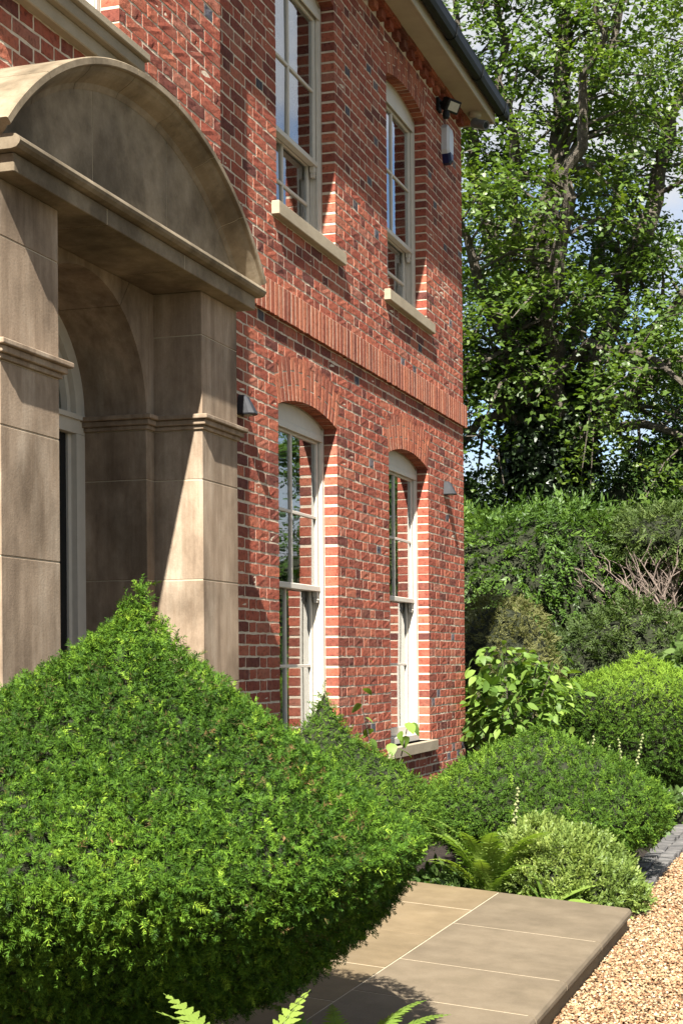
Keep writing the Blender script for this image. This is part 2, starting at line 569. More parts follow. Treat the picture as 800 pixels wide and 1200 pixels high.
# ------------------------------------------------------------------ ground, drive, beds, paving
def sheet(name, x0, x1, y0, y1, z, mat, step=None, amp=0.0, seed=0):
    if step is None:
        me = poly_mesh(name, [(x0, y0, z), (x1, y0, z), (x1, y1, z), (x0, y1, z)], [(0, 1, 2, 3)])
    else:
        nx, ny = int((x1 - x0) / step) + 1, int((y1 - y0) / step) + 1
        X, Y = np.meshgrid(np.linspace(x0, x1, nx), np.linspace(y0, y1, ny), indexing='ij')
        P = np.stack([X.ravel(), Y.ravel(), np.zeros(X.size)], 1)
        P[:, 2] = z + amp * noise3(P, 9, seed)
        i, j = np.meshgrid(np.arange(nx - 1), np.arange(ny - 1), indexing='ij')
        a = (i * ny + j).ravel()
        me = np_mesh(name, P, np.stack([a, a + ny, a + ny + 1, a + 1], 1), smooth=True)
    return kind(link(name, me, mat), 'structure')

sheet('ground', -300, 300, -100, 900, -0.08, 'lawn')
sheet('flower_bed', -8, 2.1, -3, 40, 0.0, 'soil', 0.16, 0.025, 3)
sheet('gravel_drive', 2.28, 12, -6, 46, -0.03, 'gravel_bed')

# loose stones of the drive
def pebbles():
    ico = bmesh.new()
    ico.free()
    pv = np.array([(1, 0, 0), (0, 1, 0), (-1, 0, 0), (0, -1, 0), (0, 0, 1), (0, 0, -1)], float) * 1.15
    pf = np.array([(0, 1, 4), (1, 2, 4), (2, 3, 4), (3, 0, 4), (1, 0, 5), (2, 1, 5), (3, 2, 5), (0, 3, 5)])
    protos = []
    for k in range(10):
        r = np.random.default_rng(50 + k)
        protos.append((pv * (1 + r.normal(size=(6, 1)) * 0.2) * np.array([1, 0.8 + 0.3 * r.random(), 0.6 + 0.25 * r.random()]) + r.normal(size=(6, 3)) * 0.18, pf))
    def lay(n, x0, x1, y0, y1, s0, s1):
        P = np.stack([rng.uniform(x0, x1, n), rng.uniform(y0, y1, n), rng.uniform(-0.022, 0.0, n)], 1)
        return P, rng.uniform(s0, s1, n)
    A = [lay(25000, 2.33, 3.25, 5.2, 9.0, 0.0045, 0.0095), lay(14000, 2.33, 3.0, 9.0, 14.5, 0.0055, 0.0105), lay(12000, 3.0, 4.8, 4.5, 14, 0.006, 0.0115)]
    P = np.concatenate([a[0] for a in A])
    s = np.concatenate([a[1] for a in A])
    n = len(P)
    D = unit(rng.normal(size=(n, 3)) * np.array([1, 1, 0.35]))
    Z = unit(np.array([0, 0, 1.0]) + rng.normal(size=(n, 3)) * 0.35)
    o = scatter('gravel', protos, P, D, Z, s, np.zeros(n), 'pebble', None)
    kind(o, 'stuff', 'small rounded cream and tan gravel stones covering the drive')
    o['category'] = 'gravel'
pebbles()

# a row of worn setts along the bed
kerb = kind(link('kerb', None, None), 'structure')
for v in range(6):
    pass
def sett_mesh(seed):
    r = random.Random(seed)
    bm = bmesh.new()
    bmesh.ops.create_cube(bm, size=1)
    bmesh.ops.bevel(bm, geom=bm.edges[:], offset=0.09, segments=2, affect='EDGES', profile=0.6)
    for v in bm.verts:
        v.co += Vector((r.gauss(0, .02), r.gauss(0, .02), r.gauss(0, .025)))
    me = bpy.data.meshes.new('sett')
    bm.to_mesh(me)
    bm.free()
    me.materials.append(M['sett_stone'])
    return me
SETT = [sett_mesh(i) for i in range(6)]
for col_x, w in ((2.135, 0.115), (2.262, 0.115)):
    y = 8.27
    while y < 14.6:
        ln = random.uniform(0.13, 0.22)
        link('sett', random.choice(SETT), None, kerb, (col_x + random.gauss(0, .004), y + ln / 2, -0.048 + random.gauss(0, .005)),
             (random.gauss(0, .02), random.gauss(0, .02), random.gauss(0, .02)), (w + random.gauss(0, .004), ln, 0.13))
        y += ln + 0.012

# sandstone landing in front of the porch: it falls gently away from the door
def slab_z(x):
    return 0.12 + (2.43 - x) * 0.083
paving = kind(link('paving', None, None), 'structure')
def paving_stone(x0, x1, y0, y1, nose=False, mat='paving_stone'):
    T = 0.055
    g = 0.004
    x0, x1, y0, y1 = x0 + g, x1 - (0 if nose else g), y0 + g * 1.7, y1 - g * 1.7
    if nose:      # rounded nosing along the front edge
        prof = [(x0, 0), (x1 - 0.02, 0), (x1 - 0.008, -0.006), (x1, -0.02), (x1, -0.038), (x1 - 0.01, -T), (x0, -T)]
    else:
        prof = [(x0, 0), (x1, 0), (x1, -T), (x0, -T)]
    n = len(prof)
    dz = random.uniform(-.0012, .0012)
    V = [(x, y, slab_z(x) + h + dz) for y in (y0, y1) for x, h in prof]
    F = [tuple(range(n)), tuple(range(2 * n - 1, n - 1, -1))] + [(i, n + i, n + (i + 1) % n, (i + 1) % n) for i in range(n)]
    return link('paving_stone', poly_mesh('paving_stone', V, F), mat, paving)
YF = [4.85, 5.66, 6.31, 7.23, 8.25]
YI = [4.85, 5.45, 6.1, 6.85, 7.62, 8.25]
for a, b in zip(YF, YF[1:]):
    paving_stone(1.64, 2.43, a, b, True, 'paving_grey')
for x0, x1 in ((0.86, 1.64), (0.1, 0.86)):
    for a, b in zip(YI, YI[1:]):
        paving_stone(x0, x1, a, b)
mb = MB()      # riser and the joint bed under the stones
V = [(0.1, 4.86, slab_z(0.1) - 0.0022), (2.395, 4.86, slab_z(2.395) - 0.0022), (2.395, 8.24, slab_z(2.395) - 0.0022), (0.1, 8.24, slab_z(0.1) - 0.0022),
     (0.1, 4.86, -0.05), (2.395, 4.86, -0.05), (2.395, 8.24, -0.05), (0.1, 8.24, -0.05)]
mb.add(V, [(0, 1, 2, 3), (0, 4, 5, 1), (1, 5, 6, 2), (2, 6, 7, 3), (3, 7, 4, 0)])
mb.build('joint_bed', 'pointing', paving)
mb = MB()
mb.box(2.395, 2.405, 4.86, 8.24, -0.05, 0.064)
mb.build('riser', 'paving_stone', paving)

# ------------------------------------------------------------------ the house
house = thing('brick_house', 'two storey red brick house with sandstone porch and tall sash windows', 'house', (0, 10.5, 0))
HO = Vector((0, 10.5, 0))
HINV = -HO
def hpart(o):      # the house's own Empty stands at the foot of the facade; its parts keep world coordinates
    if o.parent is house:
        o.location = Vector(o.location) + HINV
    return o

BAYX, BAY0, BAY1 = 0.20, 4.006, 7.545
END = 13.55
OV, OR, DEPTH = 0.0008, 0.004, 0.103
W1, W2 = (8.845, 9.97), (11.2, 12.325)
BW = (5.19, 6.362)
LZ, LSP, LRISE = 0.85, 3.29, 0.085
UZ, USP, URISE = 4.62, 6.43, 0.085
SOFF = 6.90
CZ = 0.075
Z0 = 0.10
OPEN = []    # xf, y0, y1, z0, spring, rise, arch height
for (a, b) in (W1, W2):
    OPEN.append((0.0, a, b, LZ, LSP, LRISE, 0.30))
    OPEN.append((0.0, a, b, UZ, USP, URISE, 0.245))
OPEN.append((BAYX, BW[0], BW[1], UZ, USP, URISE, 0.245))

def arch_geo(y0, y1, sp, rise):
    h = (y1 - y0) / 2
    r = (h * h + rise * rise) / (2 * rise)
    return (y0 + y1) / 2, sp + rise - r, r, math.asin(h / r)

# mortar body of the walls, set back behind the brick faces
def cells(mb, xa, xb, ys, zs, holes):
    for ya, yb in zip(ys, ys[1:]):
        for za, zb in zip(zs, zs[1:]):
            cy, cz = (ya + yb) / 2, (za + zb) / 2
            if any(h[0] < cy < h[1] and h[2] < cz < h[3] for h in holes):
                continue
            mb.box(xa, xb, ya, yb, za, zb)
mb = MB()
ys = [BAY1 - 0.3, W1[0] - OR, W1[1] + OR, W2[0] - OR, W2[1] + OR, END - OR]
zs = [-0.1, LZ, LSP + LRISE, UZ, USP + URISE, 7.1]
cells(mb, -0.3, -OV, ys, zs, [(w[0] - OR, w[1] + OR, a, b) for w in (W1, W2) for a, b in ((LZ, LSP + LRISE), (UZ, USP + URISE))])
ys = [BAY0, 5.15, BW[0] - OR, BW[1] + OR, 6.40, BAY1 - OR]
zs = [-0.1, 3.42, UZ, USP + URISE, 7.1]
cells(mb, -0.3, BAYX - OV, ys, zs, [(5.15, 6.40, -1, 3.42), (BW[0] - OR, BW[1] + OR, UZ, USP + URISE)])
for xf, y0, y1, z0, sp, rise, ah in OPEN:      # arch beds
    yc, zc, r, al = arch_geo(y0, y1, sp, rise)
    k = 10
    pts = [(yc + (r + OR) * math.sin(al * (2 * i / k - 1)), zc + (r + OR) * math.cos(al * (2 * i / k - 1))) for i in range(k + 1)]
    top = [(y1 + 0.001, sp + rise + 0.02), (y0 - 0.001, sp + rise + 0.02)]
    mb.prism(pts + top, xf - 0.29, xf + 0.0004)
wall = hpart(mb.build('wall', 'mortar', house))
mb = MB()
mb.box(-8, -0.3, END - 0.3, END - 0.004, -0.1, 7.1)
mb.box(-8.3, -8, -3, END - 0.004, -0.1, 7.1)
mb.box(-8, 0, -3.3, -3, -0.1, 7.1)
mb.box(-0.3, 0, -3, BAY0, -0.1, 7.1)
t = NT('brick_plain')
bt = t.n('ShaderNodeTexBrick')
bt.inputs['Scale'].default_value = 1
bt.inputs['Brick Width'].default_value = 0.225
bt.inputs['Row Height'].default_value = 0.075
bt.inputs['Mortar Size'].default_value = 0.006
bt.inputs['Color1'].default_value = (0.36, 0.10, 0.06, 1)
bt.inputs['Color2'].default_value = (0.25, 0.07, 0.05, 1)
bt.inputs['Mortar'].default_value = (0.48, 0.39, 0.28, 1)
sx = t.n('ShaderNodeSeparateXYZ')
t.l(t.pos(), sx.inputs[0])
cx = t.n('ShaderNodeCombineXYZ')
t.l(t.math('ADD', sx.outputs[0], sx.outputs[1]), cx.inputs[0])
t.l(sx.outputs[2], cx.inputs[1])
t.l(cx.outputs[0], bt.inputs['Vector'])
t.principled(bt.outputs['Color'], 0.9)
M['brick_plain'] = t.m
hpart(mb.build('outer_wall', 'brick_plain', house))
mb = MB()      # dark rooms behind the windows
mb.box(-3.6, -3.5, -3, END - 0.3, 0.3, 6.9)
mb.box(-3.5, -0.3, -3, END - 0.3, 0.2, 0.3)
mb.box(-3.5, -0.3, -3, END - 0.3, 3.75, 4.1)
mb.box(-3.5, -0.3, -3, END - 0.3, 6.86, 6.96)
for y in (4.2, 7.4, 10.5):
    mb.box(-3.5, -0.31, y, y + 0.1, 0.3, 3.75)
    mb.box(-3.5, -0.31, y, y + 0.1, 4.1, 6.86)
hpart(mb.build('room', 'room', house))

# --- bricks
def brick_proto(L, seed, nu=4, nv=3, rough=0.0012, mat=0):
    """unit brick: x from -1 (back) to 0 (face), y and z from -0.5 to 0.5; face rough and its rim worn back"""
    r = np.random.default_rng(seed)
    V, F = [], []
    us, vs = np.linspace(-0.5, 0.5, nu + 1), np.linspace(-0.5, 0.5, nv + 1)
    for i, u in enumerate(us):
        for j, v in enumerate(vs):
            rim = i in (0, nu) or j in (0, nv)
            x = r.normal() * (rough * 0.4 if rim else rough) - (0.0003 if rim else 0)
            V.append((x, u + (r.normal() * 0.0022 / L if 0 < i < nu else -np.sign(u) * abs(r.normal()) * 0.001 / L), v + (r.normal() * 0.0018 / 0.065)))
    idx = lambda i, j: i * (nv + 1) + j
    for i in range(nu):
        for j in range(nv):
            F.append((idx(i, j), idx(i + 1, j), idx(i + 1, j + 1), idx(i, j + 1)))
    ring = [idx(i, 0) for i in range(nu + 1)] + [idx(nu, j) for j in range(1, nv + 1)] + [idx(i, nv) for i in range(nu - 1, -1, -1)] + [idx(0, j) for j in range(nv - 1, 0, -1)]
    b = len(V)
    for k in ring:
        V.append((-1.0, V[k][1], V[k][2]))
    n = len(ring)
    for k in range(n):
        F.append((ring[(k + 1) % n], ring[k], b + k, b + (k + 1) % n))
    return np.array(V), np.array(F)
PS = [brick_proto(0.215, 100 + i) for i in range(8)]
PH = [brick_proto(0.103, 200 + i, 3, 3) for i in range(6)]

def proj(p):
    d = np.array(p) - np.array(CAM)
    z = -d[0] * math.sin(TH) + d[1] * math.cos(TH)
    u = 1672.5 * (d[0] * math.cos(TH) + d[1] * math.sin(TH)) / z
    v = 1672.5 * d[2] / z
    c, s = math.cos(R(.42)), math.sin(R(.42))
    return 520 + u * c - v * s, 773.5 - u * s - v * c, z

PC, HZC, HR = 5.776, 2.632, 1.523
def brick_score(xf, y, z, ln):
    px, py, d = proj((xf, y, z))
    if not (-5 < px < 805 and -5 < py < 1200):
        return 0
    def hit(x):
        k = (x - CAM.x) / (xf - CAM.x)
        return CAM.y + (y - CAM.y) * k, CAM.z + (z - CAM.z) * k
    hy, hz = hit(0.71)
    if (hy - PC) ** 2 + (hz - HZC) ** 2 < HR ** 2 and hz > 3.5:
        return 0
    hy, hz = hit(0.6)
    if hz < 3.55 and hy < 6.86:
        return 0
    if xf == 0 and hit(BAYX)[0] < BAY1:
        return 0
    if px < 485 and py > 690 + (px - 170) * 0.9:
        return 0
    return ln * abs(CAM.x - xf) / d ** 3

bricks = []   # score, xf, y centre, z centre, length, height, header, blue
def lay_courses(xf, ya, yb, za, zb):
    openings = [o for o in OPEN if o[0] == xf]
    n0, n1 = int(math.ceil((za - Z0) / CZ)), int((zb - Z0) / CZ)
    for c in range(n0, n1):
        z = Z0 + (c + 0.5) * CZ
        if xf == 0 and 3.85 - 0.03 < z < 4.065 + 0.02:
            continue
        cuts = []
        for _, y0, y1, z0, sp, rise, ah in openings:
            yc, zc, r, al = arch_geo(y0, y1, sp, rise)
            if z < z0 or z > zc + r + ah + 0.01:
                continue
            if z < sp:
                h = (y1 - y0) / 2
            elif z < zc + (r + ah) * math.cos(al):
                h = (z - 0.03 - zc) * math.tan(al)
            else:
                h = math.sqrt(max(0, (r + ah) ** 2 - (z + 0.03 - zc) ** 2))
            cuts.append((yc - h, yc + h))
        spans, y = [], ya
        for a, b in sorted(cuts):
            spans.append((y, a))
            y = b
        spans.append((y, yb))
        for a, b in spans:
            if b - a < 0.05:
                continue
            ph = (c % 2) * 0.16875 + 0.02
            k = math.floor((a - ph) / 0.3375) - 1
            pos = []
            while ph + k * 0.3375 < b:
                s = ph + k * 0.3375
                pos += [(s, s + 0.225, 0), (s + 0.225, s + 0.3375, 1)]
                k += 1
            seg = []
            for s, e, hd in pos:
                s2, e2 = max(s, a), min(e, b)
                if e2 - s2 < 0.012:
                    continue
                seg.append([s2, e2, hd])
            if not seg:
                continue
            seg[0][0], seg[-1][1] = a, b
            i = 0
            while i < len(seg) and len(seg) > 1:      # no slivers: join a short end piece to its neighbour
                if seg[i][1] - seg[i][0] < 0.055:
                    if i == 0:
                        seg[1][0] = seg[0][0]
                    else:
                        seg[i - 1][1] = seg[i][1]
                    seg.pop(i)
                else:
                    i += 1
            for s, e, hd in seg:
                g0 = 0.0 if abs(s - a) < 1e-6 and s > ya else 0.0072
                g1 = 0.0 if abs(e - b) < 1e-6 and (e < yb or yb == END) else 0.0072
                s3, e3 = s + g0 * random.uniform(.7, 1.1), e - g1 * random.uniform(.7, 1.1)
                ln = e3 - s3
                hdr = ln < 0.15
                blue = hdr and hd and random.random() < 0.045
                yc_, zc_ = (s3 + e3) / 2, z + random.gauss(0, 0.0012)
                bricks.append((brick_score(xf, yc_, zc_, ln), xf + 0.0021 + random.gauss(0, 0.0006), yc_, zc_, ln, 0.0618 + random.gauss(0, 0.0014), hdr, blue))
lay_courses(0.0, BAY1 - 0.02, END, 0.25, 6.80)
lay_courses(BAYX, BAY0, BAY1, 3.5, 6.80)
bricks.sort(key=lambda b: -b[0])
def brick_me(pv, pf, mat, name):
    me = np_mesh(name, pv, pf)
    me.materials.append(M[mat])
    return me
MS = [brick_me(*p, 'brick', 'brick') for p in PS]
MH = [brick_me(*p, 'brick', 'brick') for p in PH]
MBL = [brick_me(*p, 'brick_blue', 'brick') for p in PH[:3]]
for (sc, x, y, z, ln, h, hdr, blue) in bricks[:300]:
    me = random.choice(MBL if blue else MH if hdr else MS)
    link('brick', me, None, wall, (x, y, z), (random.gauss(0, .004), 0, random.gauss(0, .003)), (DEPTH if False else 1, ln, h))
# the face relief is in metres: only the back plane is scaled, so bake depth into the shared meshes
for me in MS + MH + MBL:
    for v in me.vertices:
        if v.co.x < -0.5:
            v.co.x = -DEPTH
VV, FF, MI, off = [], [], [], 0
for (sc, x, y, z, ln, h, hdr, blue) in bricks[300:]:
    pv, pf = random.choice(PH if hdr else PS)
    v = pv.copy()
    v[v[:, 0] < -0.5, 0] = -DEPTH
    v[:, 1] *= ln
    v[:, 2] *= h
    a = random.gauss(0, .003)
    v[:, 0] += v[:, 1] * a
    v += np.array([x, y, z])
    VV.append(v); FF.append(pf + off); MI += [1 if blue else 0] * len(pf)
    off += len(v)
o = link('brickwork', np_mesh('brickwork', np.concatenate(VV), np.concatenate(FF), mat_idx=MI), ['brick', 'brick_blue'], wall)
kind(o, 'stuff')

# brick arches over the windows, a soldier string course and dentils under the eaves
def quad_brick(mb, pts, x0, x1):
    """pts: four (y, z) corners anticlockwise; face slightly rough"""
    j = lambda: random.gauss(0, 0.0005)
    cy, cz = sum(p[0] for p in pts) / 4, sum(p[1] for p in pts) / 4
    n = 4
    q = [(p[0] + (cy - p[0]) * 0.06, p[1] + (cz - p[1]) * 0.02) for p in pts]
    V = [(x0, p[0], p[1]) for p in pts] + [(x1 - 0.0008 + j() * .4, p[0], p[1]) for p in pts] + [(x1 + j(), p[0], p[1]) for p in q] + [(x1 + 0.001 + j(), cy, cz)]
    F = [(i, (i + 1) % n, n + (i + 1) % n, n + i) for i in range(n)] + [(n + i, n + (i + 1) % n, 2 * n + (i + 1) % n, 2 * n + i) for i in range(n)]
    F += [(2 * n + i, 2 * n + (i + 1) % n, 3 * n) for i in range(n)]
    mb.add(V, F)
for xf, y0, y1, z0, sp, rise, ah in OPEN:
    yc, zc, r, al = arch_geo(y0, y1, sp, rise)
    nv = 17
    mb = MB()
    for k in range(nv):
        a0, a1 = al * (2 * k / nv - 1), al * (2 * (k + 1) / nv - 1)
        g = 0.0055 / r
        a0, a1 = a0 + g, a1 - g
        cut = ah * (0.34 if k % 2 else 0.66) + random.gauss(0, 0.004)
        for r0, r1 in ((r, r + cut - 0.005), (r + cut + 0.005, r + ah)):
            P = lambda rr, aa: (yc + rr * math.sin(aa), zc + rr * math.cos(aa))
            quad_brick(mb, [P(r0, a0), P(r0, a1), P(r1, a1), P(r1, a0)], xf - 0.1, xf + 0.0024 + random.gauss(0, 0.0005))
    hpart(mb.build('brick_arch', 'brick_rubbed', house))
mb = MB()
y = BAY1 + 0.006
while y < END + 0.03:
    w = 0.061 + random.gauss(0, 0.0015)
    quad_brick(mb, [(y, 3.853 + random.gauss(0, .002)), (y + w, 3.853 + random.gauss(0, .002)), (y + w, 4.066), (y, 4.066)], -0.05, 0.0347 + random.gauss(0, 0.0006))
    y += w + 0.013
hpart(mb.build('string_course', 'brick_rubbed', house))
mb = MB()
mb.box(-0.04, 0.0328, BAY1, END + 0.028, 3.858, 4.068)
hpart(mb.build('string_mortar', 'mortar', house))
dent = hpart(link('dentil_course', None, None, house))
def dentil_mesh(w, h, d):
    m = MB()
    quad_brick(m, [(-w / 2, -h / 2), (w / 2, -h / 2), (w / 2, h / 2), (-w / 2, h / 2)], -0.05, d)
    me = poly_mesh('brick', m.V, m.F)
    me.materials.append(M['brick'])
    return me
DM = [dentil_mesh(0.103, 0.065, 0.05) for i in range(3)]
DS = [dentil_mesh(0.215, 0.066, 0.075) for i in range(3)]
for k in range(30):
    link('brick', DM[k % 3], None, dent, (random.gauss(0, .002), BAY1 + 0.07 + 0.2 * k, 6.8175))
for k in range(27):
    link('brick', DS[k % 3], None, dent, (random.gauss(0, .002), BAY1 + 0.12 + 0.2255 * k, 6.889))
for k in range(17):
    link('brick', DM[k % 3], None, dent, (BAYX, BAY0 + 0.1 + 0.2 * k, 6.8175))

# --- eaves, gutter, roof
mb = MB()
mb.box(-0.05, 0.275, -3.2, 13.72, SOFF, SOFF + 0.02)
mb.box(-8.3, -0.05, END - 0.05, 13.72, SOFF, SOFF + 0.02)
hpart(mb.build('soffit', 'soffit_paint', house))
mb = MB()
mb.box(0.275, 0.30, -3.2, 13.745, SOFF - 0.02, 7.06)
mb.box(-8.3, 0.275, 13.72, 13.745, SOFF - 0.02, 7.06)
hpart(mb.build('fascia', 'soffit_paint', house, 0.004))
def gutter(parent):
    prof = [(0.302, 7.05), (0.305, 6.99), (0.325, 6.955), (0.36, 6.945), (0.395, 6.955), (0.415, 6.99), (0.42, 7.05), (0.424, 7.062), (0.411, 7.062), (0.405, 6.995), (0.36, 6.96), (0.315, 6.995), (0.312, 7.05)]
    n = len(prof)
    V = [(x, y, z) for y in (-3.3, 13.86) for x, z in prof]
    F = [(i, (i + 1) % n, n + (i + 1) % n, n + i) for i in range(n)]
    mb = MB()
    mb.add(V, F)
    mb.prism([(13.855, 7.055), (13.855, 6.95), (13.865, 6.95), (13.865, 7.055)], 0.308, 0.418)
    g = mb.build('gutter', 'black_plastic', parent)
    for y in np.arange(-2.5, 13.9, 0.9):
        m = MB()
        q = [(0.300, 7.05), (0.302, 6.985), (0.322, 6.948), (0.36, 6.937), (0.398, 6.948), (0.421, 6.985), (0.43, 7.066)]
        k = len(q)
        VV = [(x, yy, z) for yy in (y, y + 0.05) for x, z in q] + [(x * .97 + .011, yy, z + .006) for yy in (y, y + 0.05) for x, z in q]
        m.add(VV, [(i, i + 1, k + i + 1, k + i) for i in range(k - 1)] + [(i, 2 * k + i, 2 * k + i + 1, i + 1) for i in range(k - 1)] + [(k + i, k + i + 1, 3 * k + i + 1, 3 * k + i) for i in range(k - 1)])
        m.build('gutter_bracket', 'black_plastic', g)
    return g
hpart(gutter(house))
mb = MB()
e = 0.33
V = [(e, -3.3, 7.065), (e, 13.78, 7.065), (-8.5, 13.78, 7.065), (-8.5, -3.3, 7.065), (-4.1, 1.2, 9.6), (-4.1, 9.3, 9.6), (e, -3.3, 7.03), (e, 13.78, 7.03), (-8.5, 13.78, 7.03), (-8.5, -3.3, 7.03)]
mb.add(V, [(0, 1, 5, 4), (1, 2, 5), (2, 3, 4, 5), (3, 0, 4), (0, 6, 7, 1), (1, 7, 8, 2), (2, 8, 9, 3), (3, 9, 6, 0), (9, 8, 7, 6)])
hpart(mb.build('roof', 'roof_slate', house))

# --- sash windows
def make_window(xf, y0, y1, z0, sp, rise, z_rail, bars, z_head, sill):
    F = 'frame_paint'
    mb = MB()
    x0, x1 = xf - 0.245, xf - 0.104
    for s in (0, 1):
        a, b = (y0, y0 + 0.035) if s == 0 else (y1 - 0.035, y1)
        mb.box(x0, x1, a, b, z0, sp - 0.01)
        a, b = (y0 + 0.035, y0 + 0.05) if s == 0 else (y1 - 0.05, y1 - 0.035)
        mb.box(xf - 0.128, xf - 0.112, a, b, z0 + 0.05, z_head)
        mb.box(xf - 0.178, xf - 0.170, a, b, z0 + 0.05, z_head)
    yc, zc, r, al = arch_geo(y0, y1, sp, rise)
    k = 12
    pts = [(yc + (r - 0.004) * math.sin(al * .995 * (1 - 2 * i / k)), zc + (r - 0.004) * math.cos(al * (1 - 2 * i / k))) for i in range(k + 1)]
    mb.prism([(y0 + 0.035, z_head), (y1 - 0.035, z_head)] + [(y1 - .0355, sp - .011)] + pts[1:-1] + [(y0 + .0355, sp - .011)], xf - 0.24, xf - 0.108)
    mb.box(xf - 0.112, xf - 0.100, y0 + 0.02, y1 - 0.02, z_head - 0.035, z_head + 0.012)
    mb.box(xf - 0.26, xf - 0.085, y0 + 0.036, y1 - 0.036, z0 + 0.001, z0 + 0.055)
    win = hpart(mb.build('window', F, house, 0.002))
    yi0, yi1 = y0 + 0.037, y1 - 0.037
    def sash(xa, xb, za, zb, top, zbar, horns):
        m = MB()
        st = 0.048
        m.box(xa, xb, yi0, yi0 + st, za, zb)
        m.box(xa, xb, yi1 - st, yi1, za, zb)
        m.box(xa, xb, yi0 + st, yi1 - st, zb - top, zb)
        bot = 0.04 if horns else 0.075
        m.box(xa, xb, yi0 + st, yi1 - st, za, za + bot)
        if horns:
            m.box(xa - 0.002, xb + 0.012, yi0 + 0.01, yi1 - 0.01, za - 0.002, za + 0.036)
            for a, b in ((yi0, yi0 + st), (yi1 - st, yi1)):      # curved horns below the meeting rail
                m.box(xa, xb, a, b, za - 0.045, za - 0.002)
                m.box(xa + .006, xb - 0.004, a + .004, b - .004, za - 0.085, za - 0.045)
                m.box(xa + .002, xb + 0.002, a + .002, b - .002, za - 0.068, za - 0.056)
        xm = (xa + xb) / 2
        m.box(xm - 0.016, xm + 0.016, yc - 0.011, yc + 0.011, za + bot, zb - top)
        m.box(xm - 0.0155, xm + 0.0155, yi0 + st, yc - 0.011, zbar - 0.011, zbar + 0.011)
        m.box(xm - 0.0155, xm + 0.0155, yc + 0.011, yi1 - st, zbar - 0.011, zbar + 0.011)
        m.build('sash', F, win, 0.0025)
        for (a, b) in ((yi0 + st, yc - 0.011), (yc + 0.011, yi1 - st)):
            for (c, d) in ((za + bot, zbar - 0.011), (zbar + 0.011, zb - top)):
                pm = MB()
                pm.box(-0.002, 0.002, a - yc, b - yc, c - zbar, d - zbar)
                pm.build('pane', 'window_glass', win, loc=(xm, yc, zbar), rot=(0, random.gauss(0, .0035), random.gauss(0, .0035)))
    for a, b in ((y0 + 0.002, y0 + 0.03), (y1 - 0.03, y1 - 0.002)):      # painted shutter boxes in the inner reveals
        MB().box(xf - 0.55, xf - 0.25, a, b, z0 + 0.02, z_head).build('shutter', F, win, 0.003)
    sash(xf - 0.168, xf - 0.130, z_rail, z_head - 0.002, 0.05, bars[0], True)
    sash(xf - 0.218, xf - 0.180, z0 + 0.056, z_rail + 0.04, 0.04, bars[1], False)
    m = MB()
    if sill == 'moulded':
        m.box(xf - 0.1, xf + 0.05, y0 - 0.1, y1 + 0.09, z0 - 0.17, z0 - 0.10)
        m.box(xf - 0.1, xf + 0.085, y0 - 0.12, y1 + 0.11, z0 - 0.10, z0 - 0.04)
        m.box(xf - 0.1, xf + 0.11, y0 - 0.13, y1 + 0.12, z0 - 0.04, z0)
    else:
        m.box(xf - 0.1, xf + 0.055, y0 - 0.085, y1 + 0.10, z0 - 0.092, z0)
    m.build('sill', 'sill_stone', win, 0.005)
    return win
for w in (W1, W2):
    make_window(0.0, w[0], w[1], LZ, LSP, LRISE, 2.085, (2.628, 1.534), 3.225, 'plain')
    make_window(0.0, w[0], w[1], UZ, USP, URISE, 5.235, (5.785, 4.95), 6.36, 'plain')
make_window(BAYX, BW[0], BW[1], UZ, USP, URISE, 5.235, (5.785, 4.95), 6.36, 'moulded')
mb = MB()      # stone plinth course at the foot of the wall
mb.box(-0.05, 0.03, 7.75, END + 0.03, -0.05, 0.40)
hpart(mb.build('plinth', 'sill_stone', house, 0.006))

# --- porch
PX, HX = 0.60, 0.72
porch = hpart(link('porch', None, None, house))
porch.location = HINV
for sgn in (1, -1):
    def yb(a, b):
        p, q = PC + sgn * a, PC + sgn * b
        return min(p, q), max(p, q)
    zl = [0.15, 0.97, 1.47, 1.975, 2.47, 2.715]
    zu = [2.79, 3.185, 3.40]
    g = 0.002
    for zz in (zl, zu):
        for za, zb in zip(zz, zz[1:]):
            a, b = yb(0.66, 1.076)
            MB().box(BAYX - 0.02, PX, a, b, za + g, zb - g).build('stone_block', 'porch_stone', porch, 0.003)
            if zz is zl:
                a, b = yb(0.575, 0.658)
                MB().box(-0.02, 0.34, a, b, za + g, zb - g).build('stone_block', 'porch_stone', porch, 0.003)
    mb = MB()
    for za, zb, p in ((2.717, 2.738, 0.012), (2.738, 2.765, 0.028), (2.765, 2.788, 0.045)):
        a, b = yb(0.66 - p, 1.076 + p)
        mb.box(BAYX - 0.02, PX + p, a, b, za, zb)
        a, b = yb(0.575 - p, 0.66 - p)
        mb.box(-0.02, 0.34 + p, a, b, za, zb)
    mb.build('impost', 'porch_stone', porch, 0.005, seg=2)
    mb = MB()      # mortar behind the joints
    a, b = yb(0.662, 1.074)
    mb.box(BAYX - 0.02, PX - 0.003, a, b, 0.15, 3.399)
    a, b = yb(0.578, 0.656)
    mb.box(-0.02, 0.337, a, b, 0.15, 2.79)
    mb.build('joint', 'pointing', porch)
